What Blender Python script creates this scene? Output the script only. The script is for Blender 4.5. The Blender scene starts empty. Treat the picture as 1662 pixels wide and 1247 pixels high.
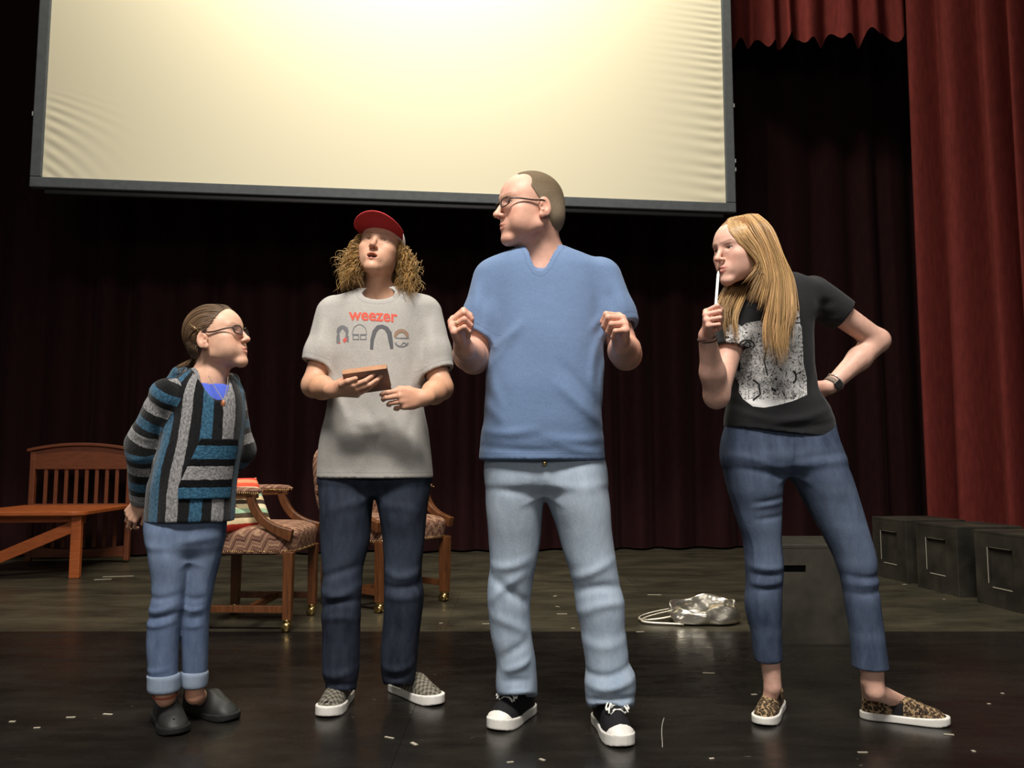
import bpy, bmesh, math, random
import numpy as np
from mathutils import Vector, Matrix
from mathutils.bvhtree import BVHTree

# ------------------------------------------------------------------ camera, light, exposure
FPX, CAMH, TH = 1345.0, 0.88, math.atan(126.5 / 1345.0)
scn = bpy.context.scene
COL = scn.collection
cam_d = bpy.data.cameras.new('camera'); cam = bpy.data.objects.new('camera', cam_d); COL.objects.link(cam)
cam_d.sensor_width = 36.0; cam_d.lens = 36.0 * FPX / 1662.0; cam_d.clip_start = 0.05
cam.location = (0, 0, CAMH); cam.rotation_euler = (math.pi / 2 + TH, 0, 0)
scn.camera = cam
vs = scn.view_settings
vs.view_transform = 'Standard'; vs.look = 'None'; vs.gamma = 1.0; vs.use_curve_mapping = False
vs.exposure = 0.0
wd = bpy.data.worlds.new('house_ambient'); scn.world = wd; wd.use_nodes = True
wd.node_tree.nodes['Background'].inputs[0].default_value = (0.93, 0.97, 1.0, 1)
wd.node_tree.nodes['Background'].inputs[1].default_value = 0.05

def area(name, loc, target, sx, sy, power, color, spread=180):
    d = bpy.data.lights.new(name, 'AREA'); d.shape = 'RECTANGLE'; d.size = sx; d.size_y = sy
    d.energy = power; d.color = color; d.spread = math.radians(spread)
    o = bpy.data.objects.new(name, d); COL.objects.link(o); o.location = loc
    v = Vector(target) - Vector(loc); o.rotation_euler = v.to_track_quat('-Z', 'Y').to_euler()
    return o
# added soft fill behind the camera, lifts shadows on faces and cap brim
area('added_front_fill', (0.0, -7.0, 4.2), (0.0, 3.0, 1.2), 7.0, 1.6, 150, (1.0, 0.95, 0.88))
# a row of work lights over the apron, and a batten of work lights upstage in front of the screen
area('apron_work_lights', (-0.4, -0.4, 6.0), (-0.1, 2.9, 0.9), 3.2, 0.9, 172, (1.0, 0.95, 0.88), 95)
area('upstage_batten_lights', (-0.6, 5.0, 7.3), (-0.7, 6.7, 4.6), 3.6, 0.5, 290, (1.0, 0.93, 0.76), 150)

# ------------------------------------------------------------------ pixel rays (frame 1662 x 1247) to points of the place
def ray(px, py):
    xc, yc = (px - 831.0) / FPX, (623.5 - py) / FPX
    return np.array([xc, math.cos(TH) - yc * math.sin(TH), math.sin(TH) + yc * math.cos(TH)])
def P(px, py, Y):
    d = ray(px, py); return np.array([0, 0, CAMH]) + d * (Y / d[1])
def FL(px, py, z=0.0):
    d = ray(px, py); return np.array([0, 0, CAMH]) + d * ((z - CAMH) / d[2])
def nrm(v):
    v = np.asarray(v, float); return v / np.linalg.norm(v)

# ------------------------------------------------------------------ objects
def tag(o, label=None, cat=None, group=None, kind=None):
    if label: o['label'] = label
    if cat: o['category'] = cat
    if group: o['group'] = group
    if kind: o['kind'] = kind
    return o
def empty(name, loc=(0, 0, 0), rz=0.0):
    o = bpy.data.objects.new(name, None); COL.objects.link(o)
    o.location = tuple(loc); o.rotation_euler = (0, 0, rz); o.empty_display_size = 0.1
    return o
def link(name, me, m, parent=None, world=True):
    """one mesh object; world=True: vertices are world coordinates"""
    o = bpy.data.objects.new(name, me); COL.objects.link(o)
    if m is not None:
        me.materials.clear()
        for mm in (m if isinstance(m, (list, tuple)) else [m]): me.materials.append(mm)
    if parent is not None:
        o.parent = parent
        if world: o.matrix_parent_inverse = wmat(parent).inverted()
    return o
def wmat(o):
    m = Matrix.LocRotScale(o.location, o.rotation_euler, o.scale)
    if o.parent: m = wmat(o.parent) @ o.matrix_parent_inverse @ m
    return m

class MB:
    """collects simple shapes into one mesh"""
    def __init__(s): s.v = []; s.f = []; s.mi = []; s.m = 0; s.n = 0
    def add(s, v, f):
        v = np.asarray(v, float); s.v.append(v)
        for q in f: s.f.append(tuple(i + s.n for i in q)); s.mi.append(s.m)
        s.n += len(v); return s
    def box(s, c, size, R=None, taper=None):
        x, y, z = [q / 2 for q in size]
        v = np.array([[-x, -y, -z], [x, -y, -z], [x, y, -z], [-x, y, -z], [-x, -y, z], [x, -y, z], [x, y, z], [-x, y, z]])
        if taper: v[:4, :2] *= taper
        if R is not None: v = v @ np.asarray(R).T
        return s.add(v + np.asarray(c), [(3, 2, 1, 0), (4, 5, 6, 7), (0, 1, 5, 4), (1, 2, 6, 5), (2, 3, 7, 6), (3, 0, 4, 7)])
    def bar(s, a, b, w, h, up=(0, 0, 1)):
        a = np.asarray(a, float); b = np.asarray(b, float); d = b - a; L = np.linalg.norm(d); d = d / L
        x = np.cross(up, d); x = nrm(x) if np.linalg.norm(x) > 1e-6 else np.array([1., 0, 0]); z = np.cross(d, x)
        return s.box((a + b) / 2, (w, L, h), np.array([x, d, z]).T)
    def tube(s, pts, r, n=8, closed=False, flat=None, up=None):
        pts = np.asarray(pts, float); m = len(pts)
        r = np.broadcast_to(np.asarray(r, float), (m,))
        t = np.gradient(pts, axis=0)
        if closed: t = np.roll(pts, -1, 0) - np.roll(pts, 1, 0)
        t /= np.linalg.norm(t, axis=1)[:, None] + 1e-12
        u = np.array(up if up is not None else (0.13, 0.31, 0.94), float)
        if up is None and abs(t[0] @ nrm(u)) > .9: u = np.array([1., .2, .1])
        V = []
        for i in range(m):
            x = np.cross(t[i], u); x /= np.linalg.norm(x) + 1e-12; y = np.cross(x, t[i])
            if up is None: u = y
            for k in range(n):
                a = 2 * math.pi * k / n
                V.append(pts[i] + r[i] * (math.cos(a) * x + math.sin(a) * y * (flat if flat else 1.0)))
        F = []
        for i in range(m if closed else m - 1):
            j = (i + 1) % m
            for k in range(n):
                l = (k + 1) % n; F.append((i * n + k, i * n + l, j * n + l, j * n + k))
        if not closed: F.append(tuple(range(n - 1, -1, -1))); F.append(tuple((m - 1) * n + k for k in range(n)))
        return s.add(V, F)
    def lathe(s, prof, c=(0, 0, 0), n=16, R=None):
        V = []; F = []; m = len(prof)
        for (r, z) in prof:
            for k in range(n):
                a = 2 * math.pi * k / n; V.append((r * math.cos(a), r * math.sin(a), z))
        for i in range(m - 1):
            for k in range(n):
                l = (k + 1) % n; F.append((i * n + k, i * n + l, (i + 1) * n + l, (i + 1) * n + k))
        F.append(tuple(range(n - 1, -1, -1))); F.append(tuple((m - 1) * n + k for k in range(n)))
        V = np.array(V)
        if R is not None: V = V @ np.asarray(R).T
        return s.add(V + np.asarray(c), F)
    def grid(s, fn, nu, nv, wrap=False):
        V = [fn(i / (nu if wrap else nu - 1), j / (nv - 1)) for j in range(nv) for i in range(nu)]
        F = []
        for j in range(nv - 1):
            for i in range(nu if wrap else nu - 1):
                k = (i + 1) % nu; F.append((j * nu + i, j * nu + k, (j + 1) * nu + k, (j + 1) * nu + i))
        return s.add(V, F)
    def build(s, name, m, parent=None, smooth=False, bevel=0, world=True, solid=0, sub=0):
        me = bpy.data.meshes.new(name)
        me.from_pydata(np.concatenate(s.v).tolist(), [], s.f); me.update()
        if smooth: me.polygons.foreach_set('use_smooth', [True] * len(me.polygons))
        o = link(name, me, m, parent, world)
        if max(s.mi) > 0: me.polygons.foreach_set('material_index', s.mi)
        if solid: q = o.modifiers.new('thick', 'SOLIDIFY'); q.thickness = solid; q.offset = 0
        if bevel: q = o.modifiers.new('edge', 'BEVEL'); q.width = bevel; q.segments = 2; q.limit_method = 'ANGLE'
        if sub: q = o.modifiers.new('sub', 'SUBSURF'); q.levels = sub; q.render_levels = sub
        return o

# ------------------------------------------------------------------ materials
def L(r, g, b):
    f = lambda c: ((c / 255.0 + 0.055) / 1.055) ** 2.4 if c > 10.31 else c / 255.0 / 12.92
    return (f(r), f(g), f(b), 1.0)
class MT:
    def __init__(s, name, rough=.6, spec=.4, metal=0.0):
        s.m = bpy.data.materials.new(name); s.m.use_nodes = True; s.t = s.m.node_tree
        s.b = s.t.nodes['Principled BSDF']
        s.b.inputs['Roughness'].default_value = rough; s.b.inputs['Specular IOR Level'].default_value = spec
        s.b.inputs['Metallic'].default_value = metal
    def n(s, typ, **kw):
        q = s.t.nodes.new('ShaderNode' + typ)
        for k, v in kw.items():
            if k.startswith('i_'): q.inputs[k[2:].replace('_', ' ')].default_value = v
            else: setattr(q, k, v)
        return q
    def k(s, a, b): s.t.links.new(a, b); return s
    def set(s, name, v):
        if hasattr(v, 'is_output'): s.t.links.new(v, s.b.inputs[name])
        else: s.b.inputs[name].default_value = v
        return s
    def pos(s, scale=(1, 1, 1), rot=(0, 0, 0), obj=False):
        c = s.n('TexCoord').outputs['Object'] if obj else s.n('NewGeometry').outputs['Position']
        mp = s.n('Mapping'); mp.inputs['Scale'].default_value = scale; mp.inputs['Rotation'].default_value = rot
        s.k(c, mp.inputs[0]); return mp.outputs[0]
    def noise(s, vec, scale, detail=3, rough=.55, dist=0):
        q = s.n('TexNoise'); q.inputs['Scale'].default_value = scale; q.inputs['Detail'].default_value = detail
        q.inputs['Roughness'].default_value = rough; q.inputs['Distortion'].default_value = dist
        s.k(vec, q.inputs['Vector']); return q.outputs['Fac']
    def ramp(s, fac, stops, interp='LINEAR'):
        q = s.n('ValToRGB'); e = q.color_ramp; e.interpolation = interp
        while len(e.elements) < len(stops): e.elements.new(0.5)
        for el, (p, c) in zip(e.elements, stops): el.position = p; el.color = c if len(c) == 4 else (*c, 1)
        s.k(fac, q.inputs[0]); return q.outputs[0]
    def math(s, op, a, b=None, clamp=False):
        q = s.n('Math', operation=op, use_clamp=clamp)
        for i, v in enumerate((a, b)):
            if v is None: continue
            if hasattr(v, 'is_output'): s.k(v, q.inputs[i])
            else: q.inputs[i].default_value = v
        return q.outputs[0]
    def mix(s, fac, a, b, mode='MIX'):
        q = s.n('Mix', data_type='RGBA', blend_type=mode)
        for i, v in ((0, fac), (6, a), (7, b)):
            if hasattr(v, 'is_output'): s.k(v, q.inputs[i])
            else: q.inputs[i].default_value = v
        return q.outputs[2]
    def attr(s, name, out='Fac'):
        q = s.n('Attribute', attribute_name=name); return q.outputs[out]
    def bump(s, h, strength=.3, dist=.002):
        q = s.n('Bump'); q.inputs['Strength'].default_value = strength; q.inputs['Distance'].default_value = dist
        s.k(h, q.inputs['Height']); s.k(q.outputs[0], s.b.inputs['Normal']); return s
G = lambda v: (v, v, v, 1.0)
def plain(name, col, rough=.6, spec=.4, metal=0.0, var=0.0, vs=20, bump=0.0, bs=200, bd=.001):
    m = MT(name, rough, spec, metal)
    if var:
        m.set('Base Color', m.ramp(m.noise(m.pos(), vs), [(.3, tuple(c * (1 - var) for c in col[:3])), (.7, tuple(min(1, c * (1 + var)) for c in col[:3]))]))
    else: m.set('Base Color', col)
    if bump: m.bump(m.noise(m.pos(), bs, 2), bump, bd)
    return m.m
# ------------------------------------------------------------------ the stage: floor, curtains, screen
def floor_mat(name, dark, worn, amount, rough):
    m = MT(name, rough, .5)
    p = m.pos((1, 2.2, 1)); w = m.noise(p, 1.7, 6, .62, .4)
    st = m.noise(m.pos((1.2, 9, 1)), 3.0, 5, .7)                       # sideways mop and drag streaks
    c = m.mix(m.math('MULTIPLY', m.ramp(w, [(.38, G(0)), (.72, G(1))]), amount), dark, worn)
    c = m.mix(m.math('MULTIPLY', m.ramp(st, [(.5, G(0)), (.78, G(1))]), amount * .55), c, worn)
    sc = m.noise(m.pos((5, 34, 1), (0, 0, .05)), 2.2, 4, .75)           # fine pale scratches
    c = m.mix(m.ramp(sc, [(.70, G(0)), (.76, G(.30))]), c, L(120, 112, 98))
    sp = m.noise(m.pos((1, 1.6, 1)), 26, 2, .5)                         # specks of paint and chips
    ms = m.noise(m.pos(), 1.3, 2)
    c = m.mix(m.math('MULTIPLY', m.ramp(sp, [(.735, G(0)), (.76, G(.5))]), m.ramp(ms, [(.45, G(0)), (.6, G(1))])), c, L(150, 142, 126))
    oi = m.n('ObjectInfo').outputs['Random']
    c = m.mix(1.0, c, m.ramp(oi, [(0, G(.82)), (1, G(1.12))]), 'MULTIPLY')
    m.set('Base Color', c)
    m.set('Roughness', m.ramp(m.noise(m.pos((1, 3, 1)), 4, 5), [(.3, G(rough - .05)), (.75, G(rough + .12))]))
    m.bump(m.noise(m.pos((1, 2.5, 1)), 7, 4), .05, .004)
    return m.m
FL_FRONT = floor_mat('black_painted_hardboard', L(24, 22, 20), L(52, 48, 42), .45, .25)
FL_BACK = floor_mat('lighter_black_hardboard', L(48, 45, 36), L(92, 86, 70), .75, .30)  # sheets upstage of the seam: lighter in both tones
fl = MB().box((0, 4.2, -.03), (16, 13.6, .05)).build('floor', plain('floor_gap', L(9, 9, 8), .8))
tag(fl, 'black painted hardboard stage floor with scuffs and paint specks', None, None, 'structure')
SEAM = 4.42
rows = [SEAM + 1.22 * k for k in range(-5, 5)]
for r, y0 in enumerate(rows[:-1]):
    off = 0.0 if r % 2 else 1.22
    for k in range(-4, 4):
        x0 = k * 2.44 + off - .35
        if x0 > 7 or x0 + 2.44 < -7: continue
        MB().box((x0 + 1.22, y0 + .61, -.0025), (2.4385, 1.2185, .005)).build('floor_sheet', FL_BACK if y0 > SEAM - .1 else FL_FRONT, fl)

def velvet(name, col, sheen=.25):
    m = MT(name, .85, .15)
    n = m.noise(m.pos((1, 1, .25)), 30, 3)
    m.set('Base Color', m.ramp(n, [(.3, tuple(c * .8 for c in col[:3])), (.7, tuple(c * 1.15 for c in col[:3]))]))
    m.set('Sheen Weight', sheen); m.set('Sheen Roughness', .4); m.set('Sheen Tint', (1, .55, .5, 1))
    m.bump(m.noise(m.pos(), 160, 2), .15, .002)
    return m.m
def curtain(name, m, a, b, z0, z1, wave, amp, seed, nz=14, hem=None, spread=.35):
    rnd = random.Random(seed); a = np.array(a, float); b = np.array(b, float)
    Lh = np.linalg.norm(b - a); d = (b - a) / Lh; nn = np.array([d[1], -d[0]])
    n = int(Lh / (wave / 20.0)); ph = 0; U = []; PH = []; w = wave; A = amp
    for i in range(n + 1):
        if i % 20 == 0: w = wave * rnd.uniform(1 - spread, 1 + spread * 1.3); A2 = amp * rnd.uniform(.55, 1.25); A1 = A; k0 = i
        A = A1 + (A2 - A1) * min(1, (i - k0) / 20)
        ph += 2 * math.pi / w * (Lh / n); U.append(i / n); PH.append((ph, A))
    def fn(u, v):
        i = min(n, int(round(u * n))); p, A_ = PH[i]; z = z0 + (z1 - z0) * v
        if hem: z = z + (1 - v) * hem(u)
        o = A_ * (.35 + .65 * (1 - v) ** .6) * (math.sin(p + .25 * math.sin(3.1 * v + p * .3)) + .13 * math.sin(2 * p + 1.3) + .12 * math.sin(.37 * p))
        q = a + d * (u * Lh) + nn * o
        return (q[0], q[1], z)
    return MB().grid(fn, n + 1, nz).build(name, m, None, True)
BC0, BC1 = (-7.0, 7.45), (5.5, 8.95)
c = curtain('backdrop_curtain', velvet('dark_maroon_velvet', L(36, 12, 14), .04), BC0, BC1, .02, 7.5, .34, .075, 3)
tag(c, 'wide dark maroon velvet backdrop curtain hanging in folds behind everyone', 'curtain')
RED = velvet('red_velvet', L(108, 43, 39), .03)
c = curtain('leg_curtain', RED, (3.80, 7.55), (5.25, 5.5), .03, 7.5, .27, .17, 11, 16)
tag(c, 'bright red velvet side curtain in deep folds at the right edge', 'curtain')
def hem(u): return .05 * math.sin(u * 37) + .05 * math.sin(u * 83 + 1)
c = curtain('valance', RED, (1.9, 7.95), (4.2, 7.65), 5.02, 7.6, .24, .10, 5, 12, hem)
tag(c, 'short red velvet valance with a ruffled lower edge beside the screen', 'curtain')
wl = MB().box((0, 9.6, 3.75), (16, .1, 7.5)).build('wall_back', plain('black_wall', L(16, 15, 15), .9)); tag(wl, kind='structure')

# projection screen: fabric in a padded grey frame
sc_e = empty('projection_screen', (P(50, 305, 6.6) + P(1193, 347, 7.3)) / 2)
tag(sc_e, 'large cream projection screen in a dark grey frame hanging above the people', 'screen')
bl = P(50, 305, 6.6); br = P(1193, 347, 7.3); zb = (bl[2] + br[2]) / 2
bl[2] = br[2] = zb; sd = nrm(br - bl); sn = np.cross(sd, (0, 0, 1.)); SW = np.linalg.norm(br - bl); SH = 3.35; FW = .088
fabric = MT('cream_screen_fabric', .75, .2); fabric.set('Base Color', L(226, 218, 194)); fabric = fabric.m
def scr(u, v):
    x = FW + u * (SW - 2 * FW); z = FW + v * (SH - 2 * FW); y = 0
    eL = math.exp(-max(0, u) * SW / .20); eR = math.exp(-(1 - u) * SW / .19)
    dl = z + .9 * (u * SW) * (.35 + .4 * math.exp(-z * 1.5))
    mL = min(1, max(0, (.85 - z) / .25)) * min(1, z / .06 + .25)
    y += .0055 * eL * mL * (1 - math.exp(-u * SW / .03)) * math.sin(dl * 2 * math.pi / (.085 + .02 * math.sin(z * 3.3)))
    dr = z - .10 * ((1 - u) * SW)
    y += .0062 * eR * (1 - math.exp(-(1 - u) * SW / .03)) * min(1, max(.15, (2.7 - z))) * math.sin(dr * 2 * math.pi / (.098 + .012 * math.sin(z * 2.1)) + .4 * math.sin(z * 17))
    return bl + sd * x + np.array([0, 0, 1.]) * z + sn * (y + .01)
us = np.concatenate([np.linspace(0, .13, 30), np.linspace(.15, .85, 12), np.linspace(.87, 1, 30)])
MB().grid(lambda u, v: scr(us[int(round(u * (len(us) - 1)))], v), len(us), 330).build('screen_fabric', fabric, sc_e, True)
fg = plain('grey_frame_cloth', L(86, 90, 94), .8, .2, var=.1)
for (x, z, w, h) in ((SW / 2, FW / 2, SW, FW), (FW / 2, SH / 2 + FW / 2, FW, SH - FW), (SW - FW / 2, SH / 2 + FW / 2, FW, SH - FW)):
    MB().box(bl + sd * x + np.array([0, 0, z]), (w, .07, h), np.array([sd, -sn, (0, 0, 1)]).T).build('frame_bar', fg, sc_e, bevel=.008)
b = MB()
b.box(bl + sd * SW / 2 + np.array([0, 0, -.02]) - sn * .02, (SW - .2, .04, .05), np.array([sd, -sn, (0, 0, 1)]).T).build('bottom_pipe', plain('black_pipe', L(26, 26, 26), .5), sc_e, bevel=.01)
clip = plain('bright_snap', L(225, 225, 220), .3, .5, .6)
for (x, z) in ((0, .62), (SW, .40), (SW, .48), (SW, 1.0)):
    MB().box(bl + sd * (x + (.004 if x else -.004)) + np.array([0, 0, z]) + sn * .02, (.012, .02, .035), np.array([sd, -sn, (0, 0, 1)]).T).build('snap', clip, sc_e)
# ------------------------------------------------------------------ props behind the people
def wood(name, c0, c1, rough=.4, sc=(14, 14, 1.6)):
    m = MT(name, rough, .45); n = m.noise(m.pos(sc, obj=True), 4, 4, .6, .6)
    m.set('Base Color', m.ramp(n, [(.3, c0), (.7, c1)])); m.bump(n, .08, .001); return m.m
CH_WOOD = wood('walnut_brown_wood', L(78, 46, 26), L(116, 70, 39), .35)
BRASS = plain('brass', L(214, 182, 118), .25, .5, 1.0)
def flame(name):
    m = MT(name, .85, .2)
    tc = m.n('TexCoord').outputs['Object']; sp = m.n('SeparateXYZ'); m.k(tc, sp.inputs[0])
    x, y, z = sp.outputs
    ns = m.noise(tc, 40, 3)
    tri = m.math('PINGPONG', m.math('ADD', m.math('MULTIPLY', m.math('ADD', x, m.math('MULTIPLY', y, .93)), 13.0), 20.0), .5)
    tri2 = m.math('PINGPONG', m.math('MULTIPLY', x, 46.0), .5)
    v = m.math('ADD', m.math('MULTIPLY', m.math('SUBTRACT', z, m.math('MULTIPLY', y, .8)), 15.0), m.math('ADD', m.math('MULTIPLY', tri, 1.4), m.math('MULTIPLY', tri2, .22)))
    v = m.math('ADD', v, m.math('MULTIPLY', ns, .35)); fr = m.math('FRACT', v)
    m.set('Base Color', m.ramp(fr, [(0, L(88, 58, 48)), (.16, L(150, 112, 92)), (.32, L(104, 68, 58)), (.46, L(188, 152, 122)), (.62, L(132, 92, 76)), (.78, L(170, 134, 108)), (.9, L(96, 62, 54))]))
    m.bump(m.noise(tc, 300, 2), .3, .001); return m.m
FLAME = flame('flame_stitch_upholstery')
def cushion(mb, w, d, h, z0, dome, front=0.0, n=18, nz=7):
    """rounded upholstered block: bottom z0, height h, domed top"""
    def fn(u, v):
        a = 2 * math.pi * u; e = 5.0
        ca, sa = math.cos(a), math.sin(a); rr = (abs(ca) ** e + abs(sa) ** e) ** (-1 / e)
        x, y = rr * ca * w / 2, rr * sa * d / 2
        if v < .5: k = 1.0 - .03 * (1 - v * 2); return (x * k, y * k, z0 + h * (v * 2) * .82)
        q = (v - .5) * 2; k = math.cos(q * math.pi / 2) ** .55
        return (x * k, y * k, z0 + h * .82 + (h * .18 + dome) * math.sin(q * math.pi / 2) ** .8)
    return mb.grid(fn, 48, 2 * nz, True)
def make_chair():
    root = empty('armchair')
    for sx in (-1, 1):
        for sy in (-1, 1):
            x, y = sx * .235, sy * .225
            lg = MB().box((x, y, .235), (.052, .052, .35), taper=.86).build('leg', CH_WOOD, root, bevel=.004)
            cs = MB()
            cs.lathe([(.021, .068), (.024, .060), (.024, .052), (.018, .046)], (x, y, 0))
            cs.box((x, y + .004, .038), (.034, .03, .030))
            for w in (-1, 1): cs.lathe([(.008, -.008), (.022, -.0075), (.024, 0), (.022, .0075), (.008, .008)], (x + w * .012, y - .006, .0242), 16, np.array([(0, 0, 1), (0, 1, 0), (-1, 0, 0)]).T)
            cs.build('caster', BRASS, lg, True)
    for sx in (-1, 1): MB().bar((sx * .235, -.21, .115), (sx * .235, .21, .115), .026, .036).build('stretcher', CH_WOOD, root, bevel=.003)
    MB().bar((-.235, .02, .115), (.235, .02, .115), .026, .036).build('stretcher', CH_WOOD, root, bevel=.003)
    MB().box((0, 0, .405), (.50, .48, .02)).build('seat_base', CH_WOOD, root)
    cushion(MB(), .545, .53, .105, .405, .045).build('seat', FLAME, root, True)
    def fnail(mb, pts):
        for p in pts: mb.lathe([(.0045, -.001), (.004, .001), (.0018, .0024)], p[:3], 6, np.array([p[3], p[4], p[5]]).T)
    nb = MB(); e = 5.0; N = 150
    for k in range(N):
        a = 2 * math.pi * k / N; ca, sa = math.cos(a), math.sin(a); rr = (abs(ca) ** e + abs(sa) ** e) ** (-1 / e)
        x, y = rr * ca * .2725 * .972, rr * sa * .265 * .972
        nv = nrm((np.sign(ca) * abs(ca) ** 4, np.sign(sa) * abs(sa) ** 4, 0)); tv = np.cross((0, 0, 1), nv)
        fnail(nb, [(x + nv[0] * .001, y + nv[1] * .001, .414, tv, np.array((0, 0, 1.)), nv)])
    tag(nb.build('nailhead_trim', BRASS, root, True), kind='stuff')
    # upholstered back between two posts, leaning back
    tl = math.radians(10); Rb = np.array([(1, 0, 0), (0, math.cos(tl), -math.sin(tl)), (0, math.sin(tl), math.cos(tl))]).T
    def back(u, v):
        a = 2 * math.pi * u; e = 4.0; ca, sa = math.cos(a), math.sin(a); rr = (abs(ca) ** e + abs(sa) ** e) ** (-1 / e)
        q = -1 + 2 * v; k = (1 - abs(q) ** 6) ** .4
        x, z = rr * ca * .272 * k, .255 + rr * sa * .255 * k
        y = .045 * (q if abs(q) < 1 else np.sign(q)) * (1 + .25 * (1 - (x / .26) ** 2))
        w = np.array((x, -y, z)) @ np.array([(1, 0, 0), (0, math.cos(tl), math.sin(tl)), (0, -math.sin(tl), math.cos(tl))])
        return (w[0], -.245 + w[1], .50 + w[2])
    MB().grid(back, 40, 13, True).build('backrest', FLAME, root, True)
    for sx in (-1, 1):
        MB().bar((sx * .235, -.235, .38), (sx * .235, -.262, .55), .04, .04).build('back_post', CH_WOOD, root, bevel=.004)
        ar = MB()
        cv = [(.02, .712), (.032, .668), (.055, .618), (.092, .572), (.145, .540), (.20, .520), (.25, .508)]
        ys = np.array(cv); t = np.linspace(0, 1, 7); tt = np.linspace(0, 1, 20)
        yy = np.interp(tt, t, ys[:, 0]); zz = np.interp(tt, t, ys[:, 1])
        for _ in range(2):
            yy[1:-1] = (yy[:-2] + 2 * yy[1:-1] + yy[2:]) / 4; zz[1:-1] = (zz[:-2] + 2 * zz[1:-1] + zz[2:]) / 4
        V = []; F = []; n = len(yy)
        ty, tz = np.gradient(yy), np.gradient(zz); tl_ = np.hypot(ty, tz)
        for i in range(n):
            h = .021 + .030 * max(0, (i / n - .55)) * 1.6
            oy, oz = -tz[i] / tl_[i], ty[i] / tl_[i]
            for (dx, dq) in ((-.02, .019), (.02, .019), (.02, -h * 1.1), (-.02, -h * 1.1)): V.append((sx * .262 + dx, yy[i] + oy * dq, zz[i] + oz * dq))
        for i in range(n - 1):
            for k in range(4): F.append((i * 4 + k, i * 4 + (k + 1) % 4, i * 4 + 4 + (k + 1) % 4, i * 4 + 4 + k))
        F += [(3, 2, 1, 0), tuple((n - 1) * 4 + k for k in range(4))]
        ar.add(V, F); ar.bar((sx * .262, -.27, .692), (sx * .262, .06, .702), .04, .026)
        arm = ar.build('arm', CH_WOOD, root, bevel=.005)
        def pad(u, v, sx=sx):
            a = 2 * math.pi * u; q = -1 + 2 * v; k = (1 - abs(q) ** 5) ** .5
            return (sx * .262 + .034 * k * math.cos(a), -.085 + .175 * q, .728 + .020 * k * math.sin(a))
        MB().grid(pad, 16, 15, True).build('arm_pad', FLAME, arm, True)
        nb = MB()
        for k in range(30): fnail(nb, [(sx * .262 + s * .033, -.24 + .31 * k / 29, .717, np.array((0, 1., 0)), np.array((0, 0, 1.)), np.array((s * 1., 0, 0))) for s in (-1, 1)])
        tag(nb.build('nailhead_trim', BRASS, arm, True), kind='stuff')
    return root
def kids(o): return [c for c in bpy.data.objects if c.parent == o]
def copy_tree(o, parent=None):
    c = o.copy(); COL.objects.link(c)
    if parent is not None: c.parent = parent
    for ch in kids(o): copy_tree(ch, c)
    return c
ch1 = make_chair()
tag(ch1, 'brown wooden armchair with zigzag upholstery and a striped pillow, behind the girl', 'chair', 'upholstered armchairs on casters')
ch2 = copy_tree(ch1)
tag(ch2, 'brown wooden armchair with zigzag upholstery half hidden behind the boy in the cap', 'chair', 'upholstered armchairs on casters')
f1 = (FL(463, 1026) + FL(510, 998)) / 2
ch1.location = (f1[0] - .225, f1[1], 0); ch1.rotation_euler = (0, 0, math.radians(-92))
f2 = (FL(616, 996) + FL(722, 976)) / 2; nv = nrm((.77, -.64, 0)); ch2.scale = (1.14, 1.12, 1.0)
ch2.location = (f2[0] - nv[0] * .252, f2[1] - nv[1] * .252, 0); ch2.rotation_euler = (0, 0, math.atan2(nv[1], nv[0]) - math.pi / 2)

# striped pillow on the first chair
m = MT('serape_stripes', .9, .1); sp = m.n('SeparateXYZ'); m.k(m.n('TexCoord').outputs['Object'], sp.inputs[0])
v = m.math('ADD', m.math('MULTIPLY', sp.outputs[2], 2.3), .5)
cr = [L(232, 120, 92), L(238, 214, 170), L(196, 62, 48), L(238, 214, 170), L(88, 74, 60), L(170, 200, 168), L(238, 222, 186), L(70, 58, 52), L(226, 206, 160), L(150, 186, 160), L(240, 226, 190), L(222, 90, 66), L(236, 150, 110), L(210, 70, 58), L(240, 200, 160), L(60, 52, 50)]
m.set('Base Color', m.ramp(m.math('FRACT', m.math('ADD', v, m.math('MULTIPLY', m.noise(m.n('TexCoord').outputs['Object'], 25, 2), .015))), [(i / len(cr), q) for i, q in enumerate(cr)], 'CONSTANT'))
m.bump(m.noise(m.pos(), 300, 2), .3, .001)
def pil(side):
    def fn(u, v):
        x, z = -1 + 2 * u, -1 + 2 * v; t = ((1 - x ** 4) * (1 - z ** 4)) ** .45
        k = 1 - .07 * (1 - abs(x) ** 3) * abs(z) ** 4 - .0 ; k2 = 1 - .07 * (1 - abs(z) ** 3) * abs(x) ** 4
        return (x * .17 * k2, side * .055 * t + .004 * side, z * .17 * k)
    return fn
pb = MB(); pb.grid(pil(1), 22, 22); V0, F0 = pb.v.pop(), pb.f; pb.f = []; pb.n = 0; pb.mi = []
pb.add(V0, [q[::-1] for q in F0]); pb.grid(pil(-1), 22, 22)
pw = pb.build('pillow', m.m, None, True, world=False)
pn = nrm((.62, -.55, .56)); pz = nrm(np.array((0, 0, 1.)) - pn * pn[2]); px_ = np.cross(-pn, pz)
pl_ = P(384, 820, 4.50); pw.matrix_world = Matrix.Translation(pl_) @ Matrix(np.array([px_, -pn, pz]).T.tolist()).to_4x4()
tag(pw, 'serape striped square pillow leaning on the seat of the armchair behind the girl', 'pillow')

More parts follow.
